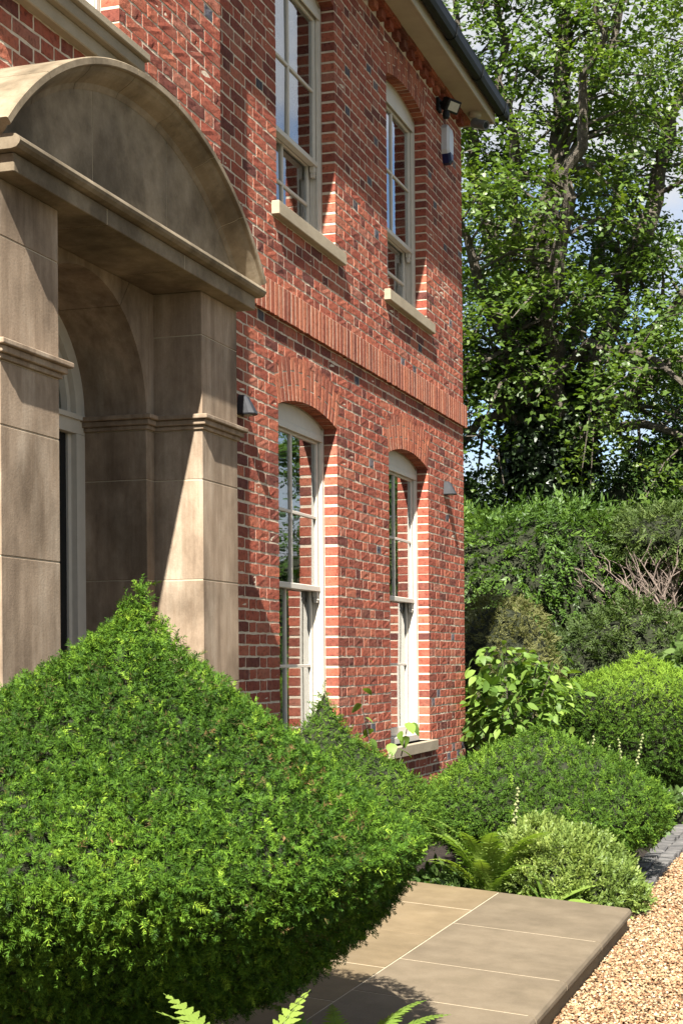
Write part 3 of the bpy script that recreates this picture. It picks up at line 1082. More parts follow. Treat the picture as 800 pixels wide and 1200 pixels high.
# semicircular arch in the porch wall
def arch_piece(a0, a1):
    r, zs_ = 0.575, 2.79
    arc = [(PC + r * math.cos(a0 + (a1 - a0) * i / 10), zs_ + r * math.sin(a0 + (a1 - a0) * i / 10)) for i in range(11)]
    def edge(a):
        c, s = math.cos(a), math.sin(a)
        k = min(0.658 / abs(c) if abs(c) > 1e-6 else 9, 0.608 / s if s > 1e-6 else 9)
        return (PC + k * c, zs_ + k * s)
    pts = arc[::-1]
    e0, e1 = edge(a0), edge(a1)
    mid = []
    for c in ((PC + 0.658, zs_ + 0.608), (PC - 0.658, zs_ + 0.608)):
        an = math.atan2(c[1] - zs_, c[0] - PC)
        if a0 + 1e-4 < an < a1 - 1e-4:
            mid.append(c)
    poly = pts + [e0] + mid + [e1]
    cl = [poly[0]]
    for p in poly[1:]:
        if math.dist(p, cl[-1]) > 1e-4:
            cl.append(p)
    if math.dist(cl[0], cl[-1]) < 1e-4:
        cl.pop()
    MB().prism(cl, -0.02, 0.34).build('arch_block', 'porch_stone', porch)
e = 0.003
for a0, a1 in ((0, R(56) - e), (R(56) + e, R(124) - e), (R(124) + e, math.pi)):
    arch_piece(a0, a1)
# entablature
for a, b in ((-1.115, -0.42), (-0.42, 0.30), (0.30, 1.115)):
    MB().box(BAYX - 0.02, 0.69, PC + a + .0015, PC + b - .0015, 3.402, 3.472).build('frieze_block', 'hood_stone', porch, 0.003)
cp = [(BAYX - 0.02, 3.474), (0.70, 3.474), (0.722, 3.478), (0.735, 3.49), (0.74, 3.502), (0.735, 3.515), (0.722, 3.526), (0.70, 3.53), (BAYX - 0.02, 3.53)]
for a, b in ((-1.15, -0.12), (-0.12, 0.75), (0.75, 1.15)):
    n = len(cp)
    V = [(x, PC + yy, z) for yy in (a + .001, b - .001) for x, z in cp]
    F = [tuple(range(n)), tuple(range(2 * n - 1, n - 1, -1))] + [(i, n + i, n + (i + 1) % n, (i + 1) % n) for i in range(n)]
    MB().add(V, F).build('cornice_block', 'hood_stone', porch)
# tympanum slabs
RI = 1.43
for a, b in ((-1.12, -0.38), (-0.38, 0.30), (0.30, 1.12)):
    k = 10
    top = []
    for i in range(k + 1):
        yy = b - (b - a) * i / k
        z = HZC + math.sqrt(max(0, RI ** 2 - yy ** 2))
        top.append((PC + yy - (0.0028 if i == 0 else -0.0028 if i == k else 0), max(z, 3.535)))
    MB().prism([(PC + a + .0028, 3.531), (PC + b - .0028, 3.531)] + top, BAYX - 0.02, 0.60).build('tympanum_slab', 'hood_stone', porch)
mb = MB()      # pointing behind the open joints
mb.prism([(PC - 1.1, 3.531), (PC + 1.1, 3.531)] + [(PC + 1.1 * math.cos(math.pi * i / 16), 3.54 + 0.48 * math.sin(math.pi * i / 16)) for i in range(17)], BAYX - 0.02, 0.5985)
mb.box(BAYX - 0.02, 0.6885, PC - 1.112, PC + 1.112, 3.404, 3.47)
mb.build('joint', 'pointing', porch)
# curved hood: lip, cove and barrel roof, in blocks
AM = math.asin(1.20 / HR)
hood = [(HR, BAYX - 0.02), (HR, 0.715), (HR - 0.004, 0.72), (HR - 0.028, 0.72), (HR - 0.032, 0.715), (HR - 0.034, 0.70), (HR - 0.05, 0.685), (HR - 0.066, 0.66), (HR - 0.078, 0.635), (HR - 0.088, 0.615), (HR - 0.112, 0.602), (HR - 0.112, BAYX - 0.02)]
NB = 7
mb = MB()
V, F, n, k = [], [], len(hood), 57
for i in range(k):
    a = -AM + 2 * AM * i / (k - 1)
    for r, x in hood:
        V.append((x - 0.002, PC + (r - 0.002 if r > HR - .01 else r + .001) * math.sin(a), HZC + (r - 0.002 if r > HR - .01 else r + .001) * math.cos(a)))
for i in range(k - 1):
    for j in range(n):
        F.append((i * n + j, i * n + (j + 1) % n, (i + 1) * n + (j + 1) % n, (i + 1) * n + j))
mb.add(V, F).build('joint', 'pointing', porch)
for b in range(NB):
    a0, a1 = -AM + 2 * AM * b / NB + (0.0013 if b else 0), -AM + 2 * AM * (b + 1) / NB - (0.0013 if b < NB - 1 else 0)
    n, k = len(hood), 9
    V, F = [], []
    for i in range(k):
        a = a0 + (a1 - a0) * i / (k - 1)
        for r, x in hood:
            V.append((x, PC + r * math.sin(a), HZC + r * math.cos(a)))
    for i in range(k - 1):
        for j in range(n):
            j2 = (j + 1) % n
            F.append((i * n + j, i * n + j2, (i + 1) * n + j2, (i + 1) * n + j))
    F += [tuple(range(n - 1, -1, -1)), tuple(range((k - 1) * n, k * n))]
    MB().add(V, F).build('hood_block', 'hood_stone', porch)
# front door and its arched frame
mb = MB()
for s in (-1, 1):
    a, b = sorted((PC + s * 0.575, PC + s * 0.495))
    mb.box(-0.10, 0.0, a, b, 0.25, 2.70)
    a, b = sorted((PC + s * 0.495, PC + s * 0.465))
    mb.box(-0.10, -0.03, a, b, 0.25, 2.70)
mb.box(-0.10, 0.0, PC - 0.575, PC + 0.575, 2.702, 2.80)
mb.box(-0.10, 0.015, PC - 0.575, PC + 0.575, 2.77, 2.792)
k = 18
for r0, r1, x1 in ((0.495, 0.575, 0.0), (0.465, 0.495, -0.03)):
    pts = [(PC + r1 * math.cos(math.pi * i / k), 2.80 + r1 * math.sin(math.pi * i / k)) for i in range(k + 1)]
    pts2 = [(PC + r0 * math.cos(math.pi * i / k), 2.80 + r0 * math.sin(math.pi * i / k)) for i in range(k + 1)]
    for i in range(k):
        mb.prism([pts2[i], pts[i], pts[i + 1], pts2[i + 1]], -0.10, x1)
door = hpart(mb.build('door', 'frame_paint', house))
mb = MB()
mb.box(-0.085, -0.04, PC - 0.464, PC + 0.464, 0.27, 2.70)
for s in (-1, 1):
    for za, zb in ((0.45, 1.1), (1.25, 2.55)):
        a, b = sorted((PC + s * 0.06, PC + s * 0.39))
        mb.box(-0.04, -0.028, a, b, za, zb)
        mb.box(-0.028, -0.02, a + .05, b - .05, za + .05, zb - .05)
mb.build('door_leaf', 'door_paint', door, 0.003)
MB().lathe([(0.0, 0), (0.012, 0), (0.012, 0.03), (0.03, 0.045), (0.033, 0.06), (0.02, 0.075), (0, 0.078)], (-0.03, PC + 0.42, 1.32), 12, (1, 0, 0)).build('handle', 'dark_metal', door)
k = 16
MB().prism([(PC + 0.464 * math.cos(math.pi * i / k), 2.80 + 0.464 * math.sin(math.pi * i / k)) for i in range(k + 1)], -0.07, -0.064).build('fanlight', 'window_glass', door)

# ------------------------------------------------------------------ fittings on the house
def wall_light(y, z, label):
    t_ = thing('wall_light', label, 'wall light', (0, y, z), 'grey downlights on the brick wall')
    V = []
    for zz, w, d in ((0.055, 0.028, 0.062), (0.06, 0.024, 0.055), (-0.05, 0.05, 0.115), (-0.062, 0.046, 0.108)):
        V.append((zz, w, d))
    mb = MB()
    pr = [(0.0, 0.026, 0.05, 0.0), ]
    def ring(zz, w, d):
        return [(0.004, -w, zz), (d * .75, -w, zz), (d, -w * .6, zz), (d, w * .6, zz), (d * .75, w, zz), (0.004, w, zz)]
    rs = ring(0.062, 0.022, 0.045) + ring(0.05, 0.03, 0.06) + ring(-0.055, 0.052, 0.115) + ring(-0.062, 0.049, 0.11)
    F = [tuple(range(6))[::-1]]
    F = [(0, 1, 2, 3, 4, 5)]
    for q in range(3):
        F += [(q * 6 + i, (q + 1) * 6 + i, (q + 1) * 6 + (i + 1) % 6, q * 6 + (i + 1) % 6) for i in range(6)]
    F.append(tuple(range(23, 17, -1)))
    MB().add(rs, F).build('shade', 'dark_metal', t_)
    MB().box(0.0, 0.012, -0.03, 0.03, -0.05, 0.05).build('back_plate', 'dark_metal', t_, 0.003)
    MB().lathe([(0, 0), (0.03, 0), (0.03, 0.01), (0, 0.01)], (0.06, 0, -0.068), 10).build('lens', 'lens_plastic', t_)
wall_light(8.22, 3.17, 'grey metal downlight on the brick beside the porch')
wall_light(12.87, 3.18, 'grey metal downlight on the brick near the house corner')

t_ = thing('alarm_box', 'white and blue alarm box on the brick under the eaves', 'alarm box', (0, 12.93, 6.42))
mb = MB()
sh = [(-0.09, 0.13), (-0.055, 0.175), (0.055, 0.175), (0.09, 0.13), (0.09, -0.07), (0.03, -0.175), (-0.03, -0.175), (-0.09, -0.07)]
n = len(sh)
mb.add([(0.0, -y, z) for y, z in sh] + [(0.055, -y, z) for y, z in sh] + [(0.078, -y * .72, z * .8) for y, z in sh], [tuple(range(n)), tuple(range(3 * n - 1, 2 * n - 1, -1))] + [(i, n + i, n + (i + 1) % n, (i + 1) % n) for i in range(n)] + [(n + i, 2 * n + i, 2 * n + (i + 1) % n, n + (i + 1) % n) for i in range(n)])
mb.build('cover', 'white_plastic', t_)
s2 = [(-0.075, -0.105), (0.075, -0.105), (0.032, -0.18), (-0.032, -0.18)]
n = len(s2)
MB().add([(-0.002, -y, z) for y, z in s2] + [(0.06, -y, z) for y, z in s2] + [(0.082, -y * .74, z * .81 - .004) for y, z in s2], [tuple(range(n)), tuple(range(3 * n - 1, 2 * n - 1, -1))] + [(i, (i + 1) % n, n + (i + 1) % n, n + i) for i in range(n)] + [(n + i, n + (i + 1) % n, 2 * n + (i + 1) % n, 2 * n + i) for i in range(n)]).build('blue_base', 'blue_plastic', t_)

t_ = thing('floodlight', 'black floodlight with motion sensor on the brick under the eaves', 'floodlight', (0, 12.72, 6.72))
MB().box(0, 0.03, -0.05, 0.05, -0.06, 0.06).build('back_plate', 'black_plastic', t_, 0.005)
MB().tube([(0.02, 0, 0.02), (0.09, 0, 0.01)], 0.018, 8).build('arm', 'black_plastic', t_)
hd = MB().box(-0.035, 0.035, -0.085, 0.085, -0.06, 0.06).build('head', 'black_plastic', t_, 0.008, loc=(0.13, 0.02, -0.01), rot=(0, 0.55, -0.5))
MB().box(0.035, 0.039, -0.06, 0.06, -0.04, 0.04).build('lens', 'lens_plastic', hd)
for i in range(6):
    MB().box(-0.05, -0.035, -0.08 + i * .03, -0.072 + i * .03, -0.05, 0.05).build('cooling_fin', 'black_plastic', hd)
MB().lathe([(0, -0.04), (0.03, -0.035), (0.035, 0.0), (0.028, 0.03), (0, 0.035)], (0.09, -0.02, -0.10), 12).build('motion_sensor', 'black_plastic', t_)

t_ = thing('security_camera', 'grey bullet security camera hanging from the soffit at the house corner', 'security camera', (0.17, 13.45, SOFF))
MB().lathe([(0, -0.055), (0.05, -0.052), (0.062, -0.03), (0.062, 0.0)], (0, 0, 0), 18).build('mount', 'soffit_paint', t_, smooth=True)
MB().tube([(0, 0, -0.045), (0.02, 0.01, -0.10)], 0.018, 10).build('stem', 'grey_plastic', t_)
d = Vector((0.75, -0.35, -0.32)).normalized()
MB().lathe([(0, -0.08), (0.04, -0.08), (0.045, -0.07), (0.045, 0.1), (0.04, 0.1), (0.038, 0.09), (0, 0.09)], Vector((0.04, 0.0, -0.115)), 18, d).build('body', 'grey_plastic', t_)
MB().lathe([(0, 0.092), (0.03, 0.092), (0.03, 0.0905), (0, 0.0905)], Vector((0.04, 0.0, -0.115)), 14, d).build('lens', 'black_plastic', t_)
# ------------------------------------------------------------------ clipped yews
def interp_profile(prof):
    p = np.array(prof, float)
    s = np.concatenate([[0], np.cumsum(np.hypot(np.diff(p[:, 0]), np.diff(p[:, 1])))])
    s /= s[-1]
    return lambda v: (np.interp(v, s, p[:, 0]), np.interp(v, s, p[:, 1]))

YEW_NEAR = [proto_spray(0.055, 9, 0.021, 0.0058, seed=i, curl=0.15, zj=0.5, tri=True) for i in range(6)]
YEW_MID = [proto_spray(0.085, 6, 0.036, 0.011, seed=20 + i, curl=0.15, zj=0.5) for i in range(6)]
YEW_FAR = [proto_spray(0.10, 4, 0.05, 0.017, seed=30 + i, curl=0.15) for i in range(5)]

def topiary(label, c, prof, kx, protos, dens, size, seed, brown=0.0, lump=0.03, wall_x=None, out=0.16, near=False, top_sun=0.0, under=0.0):
    """clipped yew: a pointed tent over a rounded body; kx(phi) widens it to one side"""
    r_ = np.random.default_rng(seed)
    f = interp_profile(prof)
    t_ = thing('topiary_yew', label, 'topiary', (c[0], c[1], 0), 'clipped yews in the bed')
    def surf(u, v):
        ph = u * 2 * np.pi
        r, z = f(v)
        k = kx(ph)
        if under:
            k = k + 0.26 * np.clip((1.12 - z) / 0.15, 0, 1) * np.clip(np.cos(ph - R(80)), 0, 1) ** 3
            k = k * (1 - under * np.clip((1.0 - z) / 0.6, 0, 1) ** 1.5 * np.clip(np.cos(ph - phc), 0, 1))
        P = np.stack([c[0] + r * k * np.cos(ph), c[1] + r * k * np.sin(ph), z], 1)
        n = (noise3(P, 5.5, seed) * lump + noise3(P, 17, seed + 9) * lump * 0.55) * (0.25 + (r / 0.4).clip(0, 0.75))
        P[:, 0] += np.cos(ph) * n
        P[:, 1] += np.sin(ph) * n
        P[:, 2] += n * 0.5 * (r / 0.5).clip(0, 1)
        if wall_x is not None:
            P[:, 0] = np.maximum(P[:, 0], wall_x)
        return P
    P, F = grid_surface(surf, 72, 46)
    pts, nn, area = sample_surface(P, F, 10, r_)
    n = int(area * dens)
    pts, nn, _ = sample_surface(P, F, n, r_)
    nn = outward(nn, pts, (c[0], c[1], 0.8))
    depth = np.abs(r_.normal(size=n)) * 0.02 + 0.014
    pts = pts - nn * depth[:, None]
    D = nn * out + r_.normal(size=(n, 3)) * 0.6 + np.array([0, 0, 0.2])
    Z = nn + r_.normal(size=(n, 3)) * 0.6 + np.array([0, 0, 0.3])
    g = 0.52 + 0.16 * noise3(pts, 7, seed + 1) + r_.normal(size=n) * 0.14 + top_sun * np.clip((pts[:, 2] - 1.0), -1, 1)  # last term paints by height: sunlit top, shaded sides put into leaf colour
    tips = r_.random(n) < 0.035
    g[tips] = r_.uniform(0.78, 0.95, tips.sum())
    g = np.clip(g, 0.21, 1)
    if brown:
        b = noise3(pts, 6, seed + 5) + 0.9 * np.clip(1 - np.abs(pts[:, 2] - 1.36) / 0.22, 0, 1) + r_.normal(size=n) * 0.35
        sel = b > brown
        g[sel] = r_.uniform(0.0, 0.2, sel.sum())
    thin = noise3(pts, 21, seed + 7) + 0.6 * noise3(pts, 40, seed + 8)      # thin spots in the clipped face
    cut = (pts[:, 2] > 0.02) & (r_.random(n) < np.clip(0.9 + 0.4 * thin, 0.5, 1))
    away = (nn * (np.array(CAM) - pts)).sum(1) < -0.15      # the side nobody sees grows thinner
    cut &= ~(away & (r_.random(n) < 0.68))
    stray = r_.random(n) < 0.07
    D[stray] += nn[stray] * 0.6
    lo = t_.location
    o = scatter('foliage', protos, (pts - np.array([lo[0], lo[1], 0]))[cut], D[cut], Z[cut], (size * r_.uniform(0.7, 1.15, n))[cut], g[cut], 'yew' if near else 'yew_far', t_, r_)
    kind(o, 'stuff')
    # solid core under the clipped surface, inner shade put into its dark colour
    cen = np.array([c[0], c[1], 0.85])
    body = np_mesh('shade_core', (cen + (P - cen) * 0.885) - np.array([lo[0], lo[1], 0]), F, smooth=True)
    link('shade_core', body, 'twig_shade', t_)
    MB().tube([(0, 0, -0.02), (0.01, 0.02, 0.3), (0.0, 0.0, 0.75)], [0.07, 0.06, 0.05], 8).build('trunk', 'bark', t_)
    return t_

phc = math.atan2(-4.1, 2.18)
phl = math.atan2(-0.276, -0.96)
topiary('largest clipped yew in front of the porch, its point before the doorway', (1.50, 4.10),
        [(0.0, 1.83), (0.03, 1.77), (0.08, 1.68), (0.2, 1.55), (0.35, 1.41), (0.49, 1.30), (0.63, 1.195), (0.76, 1.085), (0.83, 0.98), (0.81, 0.88), (0.745, 0.76), (0.64, 0.64), (0.5, 0.52), (0.3, 0.42), (0.05, 0.38)],
        lambda ph: 1 + 0.6 * np.clip(np.cos(ph - phl), 0, 1) ** 1.5 + 0.12 * np.clip(np.cos(ph - R(78)), 0, 1) ** 3, YEW_NEAR, 8000, 0.78, 11, brown=1.4, lump=0.014, near=True, under=0.45)
topiary('small pointed clipped yew against the wall under the first window', (0.46, 8.46),
        [(0.0, 1.43), (0.025, 1.37), (0.08, 1.25), (0.19, 1.11), (0.36, 0.97), (0.55, 0.84), (0.70, 0.72), (0.76, 0.58), (0.70, 0.42), (0.5, 0.25), (0.2, 0.15)],
        lambda ph: 1 + 0.0 * ph, YEW_MID, 2600, 0.58, 12, lump=0.015, wall_x=0.06)
topiary('broad low clipped yew mound behind the small box bush', (1.50, 10.05),
        [(0.0, 1.10), (0.08, 1.06), (0.25, 0.99), (0.45, 0.90), (0.65, 0.79), (0.82, 0.66), (0.91, 0.52), (0.90, 0.40), (0.80, 0.28), (0.6, 0.18), (0.3, 0.12)],
        lambda ph: 1 + 0.05 * np.cos(ph), YEW_MID, 2200, 0.70, 13, lump=0.022)
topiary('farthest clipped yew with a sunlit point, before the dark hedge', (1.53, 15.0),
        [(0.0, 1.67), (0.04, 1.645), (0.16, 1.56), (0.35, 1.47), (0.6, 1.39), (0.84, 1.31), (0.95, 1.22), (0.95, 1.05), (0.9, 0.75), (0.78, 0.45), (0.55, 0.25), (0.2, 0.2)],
        lambda ph: 1 + 0.0 * ph, YEW_FAR, 2000, 0.53, 14, lump=0.008, top_sun=0.75)  # sunlit point and dark sides are put into the leaf colour

# ------------------------------------------------------------------ small plants in the bed
def bush(name, label, cat, c, rad, protos, dens, size, mat, seed, gmid=0.5, lump=0.12, freq=4, droop=0.0, core=0.86, out=0.5, parent=None, group=None, zmin=0.0, core_mat='twig_shade'):
    r_ = np.random.default_rng(seed)
    t_ = thing(name, label, cat, (c[0], c[1], 0), group) if parent is None else parent
    cc, rr = np.array(c, float), np.array(rad, float)
    def surf(u, v):
        ph, th = u * 2 * np.pi, v * np.pi
        d = np.stack([np.sin(th) * np.cos(ph), np.sin(th) * np.sin(ph), np.cos(th)], 1)
        k = 1 + lump * noise3(d * rr, freq, seed)
        P = cc + d * rr * k[:, None]
        P[:, 2] = np.maximum(P[:, 2], zmin)
        return P
    P, F = grid_surface(surf, 40, 24)
    _, _, area = sample_surface(P, F, 5, r_)
    n = int(area * dens)
    pts, nn, _ = sample_surface(P, F, n, r_)
    nn = outward(nn, pts, cc)
    up = (pts[:, 2] > zmin + 0.02)
    pts, nn = pts[up], nn[up]
    n = len(pts)
    pts = pts - nn * (np.abs(r_.normal(size=n)) * rr.min() * 0.09)[:, None]
    D = nn * out + r_.normal(size=(n, 3)) * 0.5 + np.array([0, 0, -droop])
    Z = nn * 0.8 + r_.normal(size=(n, 3)) * 0.5 + np.array([0, 0, 0.6])
    g = np.clip(gmid + 0.2 * noise3(pts, freq * 1.5, seed + 1) + r_.normal(size=n) * 0.13, 0, 1)
    off = np.array([t_.location[0], t_.location[1], 0])
    o = scatter('foliage', protos, pts - off, D, Z, size * r_.uniform(0.65, 1.2, n), g, mat, t_, r_)
    kind(o, 'stuff')
    link('shade_core', np_mesh('shade_core', cc + (P - cc) * core - off, F, smooth=True), core_mat, t_)  # solid core, its dark colour stands for shade inside the bush
    return t_

BOX = [proto_spray(0.055, 5, 0.024, 0.012, ang=50, seed=60 + i, curl=-0.1, kite=0.5) for i in range(5)]
bush('box_bush', 'small rounded yellow green box bush at the edge of the landing', 'bush', (1.88, 8.84, 0.18), (0.45, 0.38, 0.37), BOX, 3000, 1.0, 'box_leaf', 31, 0.55, 0.34, 8, droop=-0.35, out=0.6)

def leaf_mesh(L, W, bend=0.25, fold=0.12, n=6, tipw=1.0, name='leaf', mat='broad_leaf'):
    """pointed oval leaf growing along +X"""
    V, F = [], []
    for i in range(n + 1):
        t = i / n
        w = W / 2 * (math.sin(math.pi * t ** 0.8) ** 0.85 if 0 < t < 1 else 0.02)
        z = -bend * L * t * t
        V += [(L * t, -w, z + fold * w), (L * t, 0, z), (L * t, w, z + fold * w)]
    for i in range(n):
        b = i * 3
        F += [(b, b + 3, b + 4, b + 1), (b + 1, b + 4, b + 5, b + 2)]
    me = poly_mesh(name, V, F, True)
    me.materials.append(M[mat])
    return me

def frond_mesh(L, n, W, arch, seed, mat='fern_leaf'):
    """fern frond: a curved rachis with toothed leaflets, growing along +X and arching over"""
    r = random.Random(seed)
    V, F = [], []
    def rach(t):
        return Vector((L * (t - 0.16 * t ** 3), 0, arch * L * (0.75 * t - t ** 2.4)))
    pts = [rach(i / 14) for i in range(15)]
    tv, tf = tube_vf(pts, [0.004 * (1 - 0.8 * i / 14) for i in range(15)], 4)
    V += list(tv)
    F += list(tf)
    for i in range(n):
        t = 0.14 + 0.86 * i / n
        p = rach(t)
        d = (rach(min(1, t + .03)) - rach(t - .03)).normalized()
        w = W * math.sin(math.pi * min(1, 0.12 + 0.88 * t) ** 0.75) ** 0.9
        for s in (1, -1):
            side = (Vector((0, s, 0)) + d * 0.42 + Vector((0, 0, r.gauss(0, .08)))).normalized()
            ln = w * r.uniform(0.88, 1.08)
            q = d.cross(side).cross(side).normalized()
            up = side.cross(q).normalized()
            hw = L * 0.86 / n * 0.44
            k = 7
            b = len(V)
            for j in range(k + 1):
                u = j / k
                hw2 = hw * (1 - u ** 2.2) * (1.0 if j % 2 == 0 else 0.72) + 0.0003
                c = p + side * ln * u - Vector((0, 0, 0.14 * ln * u * u))
                V += [c + q * hw2 + up * hw2 * .15, c - q * hw2 + up * hw2 * .15]
            for j in range(k):
                F.append((b + 2 * j, b + 2 * j + 1, b + 2 * j + 3, b + 2 * j + 2))
    me = poly_mesh('frond', V, F)
    me.materials.append(M[mat])
    return me

def fern(label, c, specs, seed):
    t_ = thing('fern', label, 'fern', c, 'ferns in the bed')
    for i, (az, L, tilt) in enumerate(specs):
        me = frond_mesh(L, 24, L * 0.14, 0.45, seed + i)
        link('frond', me, None, t_, (0, 0, 0), (random.gauss(0, .15), -R(tilt), R(az)))
    MB().lathe([(0, 0.0), (0.03, 0.005), (0.035, 0.03), (0.015, 0.05), (0, 0.052)], (0, 0, -0.01), 8).build('crown', 'twig_shade', t_)
    return t_
fern('tall fern arching over the landing edge beside the box bush', (1.50, 8.50, 0.04), [(235, .85, 52), (290, .82, 56), (340, .84, 52), (215, .84, 62), (200, .78, 60), (165, .74, 55), (250, .70, 66), (300, .68, 58), (-20, .72, 56), (10, .7, 50), (100, .6, 60), (225, .62, 46), (325, .62, 42), (275, .58, 52), (185, .6, 40)], 300)
fern('single sunlit fern under the large yew, its fronds standing up at the bottom', (2.17, 3.43, 0.05), [(165, .82, 70), (215, .80, 76), (-15, .66, 66), (60, .78, 80), (285, .7, 70), (185, .78, 62), (130, .7, 66)], 320)
fern('low fern half shaded at the near edge of the landing', (2.06, 4.42, 0.05), [(20, .58, 52), (70, .54, 48), (-25, .56, 54), (170, .56, 56), (-70, .52, 50), (120, .52, 54), (45, .56, 58)], 340)
fern('small fern spilling over the stone setts', (1.98, 11.0, 0.04), [(-10, .55, 38), (-40, .5, 34), (25, .5, 36), (-70, .45, 45), (70, .4, 48)], 360)

# broad glossy leaves by the landing
t_ = thing('hosta_plant', 'low plant with broad upright leaves between the fern and box bush', 'plant', (1.90, 8.33, 0.06))
for az, L, W, tilt, b in ((15, .32, .12, 50, .45), (-15, .30, .13, 26, .2), (165, .26, .08, 78, .1), (160, .2, .06, 66, .2), (60, .26, .1, 60, .3)):
    link('leaf', leaf_mesh(L, W, b, 0.25, 8), None, t_, (0, 0, 0), (0.25, -R(tilt), R(az)))
t_ = thing('seedling', 'small round leaved seedling at the shaded edge of the landing', 'plant', (1.05, 8.45, 0.03))
for az, L, tilt in ((20, .12, 20), (120, .13, 35), (200, .11, 25), (290, .12, 30), (340, .2, 70)):
    link('leaf', leaf_mesh(L, L * .6, .3, 0.2, 6), None, t_, (0, 0, 0.02), (0.1, -R(tilt), R(az)))

# flower spikes
def spike_plant(label, base, stems, group=None):
    t_ = thing('flower_spike_plant', label, 'plant', base, group)
    for i, (dx, dy, h) in enumerate(stems):
        lean = (random.gauss(0, .05), random.gauss(0, .05))
        pts = [(dx * .3, dy * .3, 0), (dx * .7, dy * .7, h * .5), (dx + lean[0], dy + lean[1], h)]
        st = MB().tube(pts, [0.006, 0.005, 0.002], 5).build('stem', 'green_stem', t_)
        m = MB()
        for k in range(18):
            t = 0.5 + 0.5 * k / 18
            x = dx * .7 + (dx * .3 + lean[0]) * (t - .5) * 2
            y = dy * .7 + (dy * .3 + lean[1]) * (t - .5) * 2
            a = k * 2.4
            s = 0.02 * (1.25 - t * .7)
            c = Vector((x + math.cos(a) * .014 * (1.3 - t), y + math.sin(a) * .014 * (1.3 - t), h * t))
            m.add([c + Vector(v) * s for v in ((1, 0, 0), (-1, 0, 0), (0, 1, 0), (0, -1, 0), (0, 0, 1.4), (0, 0, -1))], [(0, 2, 4), (2, 1, 4), (1, 3, 4), (3, 0, 4), (2, 0, 5), (1, 2, 5), (3, 1, 5), (0, 3, 5)])
        kind(m.build('buds', 'spike_bud', st), 'stuff')
    for k in range(7):
        link('leaf', leaf_mesh(random.uniform(.14, .24), .07, .4, .15, 6), None, t_, (0, 0, 0.02), (0, -R(random.uniform(15, 60)), random.uniform(0, 6.28)))
spike_plant('pale flower spikes standing just behind the broad yew mound', (1.45, 11.75, 0), [(-.1, -.1, .96), (.04, -.15, .90), (.15, -.1, .95), (.22, .0, .86), (-.02, .05, .88)], 'flower spikes in the bed')
spike_plant('pair of tall flower spikes at the outer side of the broad yew mound', (1.80, 11.85, 0), [(.05, -.05, .92), (.13, -.02, .96), (0.0, .1, .78)], 'flower spikes in the bed')
spike_plant('lone pale flower spike rising between the fern and broad yew', (1.50, 8.98, 0), [(.06, .02, .76)], 'flower spikes in the bed')

BED = [proto_leaves(6, 0.07, 0.05, seed=70 + i, lobes=False) for i in range(4)]
for i, (x, y, rx, h, lab) in enumerate(((1.86, 12.6, .24, .30, 'leafy bedding plant with white flowers behind the broad yew mound'), (2.0, 13.6, .22, .26, 'low bedding plant beside the setts before the farthest yew'),
                                        (1.55, 13.3, .3, .34, 'bedding plant in shade at the foot of the farthest yew'), (0.85, 12.4, .34, .42, 'leafy bedding plant between the corner shrub and yew mound'), (1.16, 8.56, .22, .2, 'ground hugging leafy plant at the back edge of the landing'))):
    b = bush('bedding_plant', lab, 'plant', (x, y, h * .35), (rx, rx, h * .65), BED, 420, 1.0, 'bed_leaf', 80 + i, 0.5, 0.2, 8, out=0.8, group='bedding plants')
    if i in (0, 1):
        for k in range(6):
            a, q = random.uniform(0, 6.28), random.uniform(0, rx * .9)
            m = MB()
            for j in range(5):
                an = j * 1.257
                m.add([(0, 0, 0), (math.cos(an - .45) * .02, math.sin(an - .45) * .02, .006), (math.cos(an) * .028, math.sin(an) * .028, .004), (math.cos(an + .45) * .02, math.sin(an + .45) * .02, .006)], [(0, 1, 2, 3)])
            m.build('flower', 'petal', b, loc=(q * math.cos(a), q * math.sin(a), h + random.uniform(0, .05)), rot=(random.gauss(0.5, .3), random.gauss(0, .4), a))

# shrub with large leaves at the house corner: every leaf its own piece
t_ = thing('corner_shrub', 'shrub with large pale green leaves against the house corner', 'shrub', (0.46, 13.62, 0))
LEAF = [leaf_mesh(.125, .068, .3, .15, 5), leaf_mesh(.11, .062, .4, .12, 5), leaf_mesh(.145, .075, .2, .2, 5), leaf_mesh(.095, .055, .3, .1, 5)]
rs = random.Random(5)
for k in range(14):
    az, sp = k * 0.9 + rs.gauss(0, .3), rs.uniform(.2, .55)
    tip = Vector((sp * math.cos(az), sp * math.sin(az) * .75, rs.uniform(1.15, 1.75) - 0.4 * sp))
    pts = [Vector((rs.gauss(0, .03), rs.gauss(0, .03), 0)), tip * 0.5 + Vector((-tip.x * .15, -tip.y * .15, .1)), tip]
    MB().tube(pts, [.014, .009, .004], 5).build('stem', 'green_stem' if k % 2 else 'bark', t_)
for k in range(296):
    th, u = rs.uniform(0, 6.28), rs.uniform(-.75, 1)
    q = rs.uniform(.55, 1) ** .6
    w = math.sqrt(1 - u * u)
    lump = 1 + .16 * math.sin(3 * th + 2 * u) + .1 * math.sin(5 * th)
    p = Vector((.62 * q * w * math.cos(th) * lump, .48 * q * w * math.sin(th) * lump, 1.16 + .62 * q * u))
    if p.y < 0.02:
        p.x = max(p.x, -0.36 + rs.uniform(0, .12))
    link('leaf', rs.choice(LEAF), None, t_, p, (rs.gauss(0, .5), R(rs.uniform(-15, 50)), th + rs.gauss(0, .9)), [rs.uniform(.75, 1.15)] * 3)

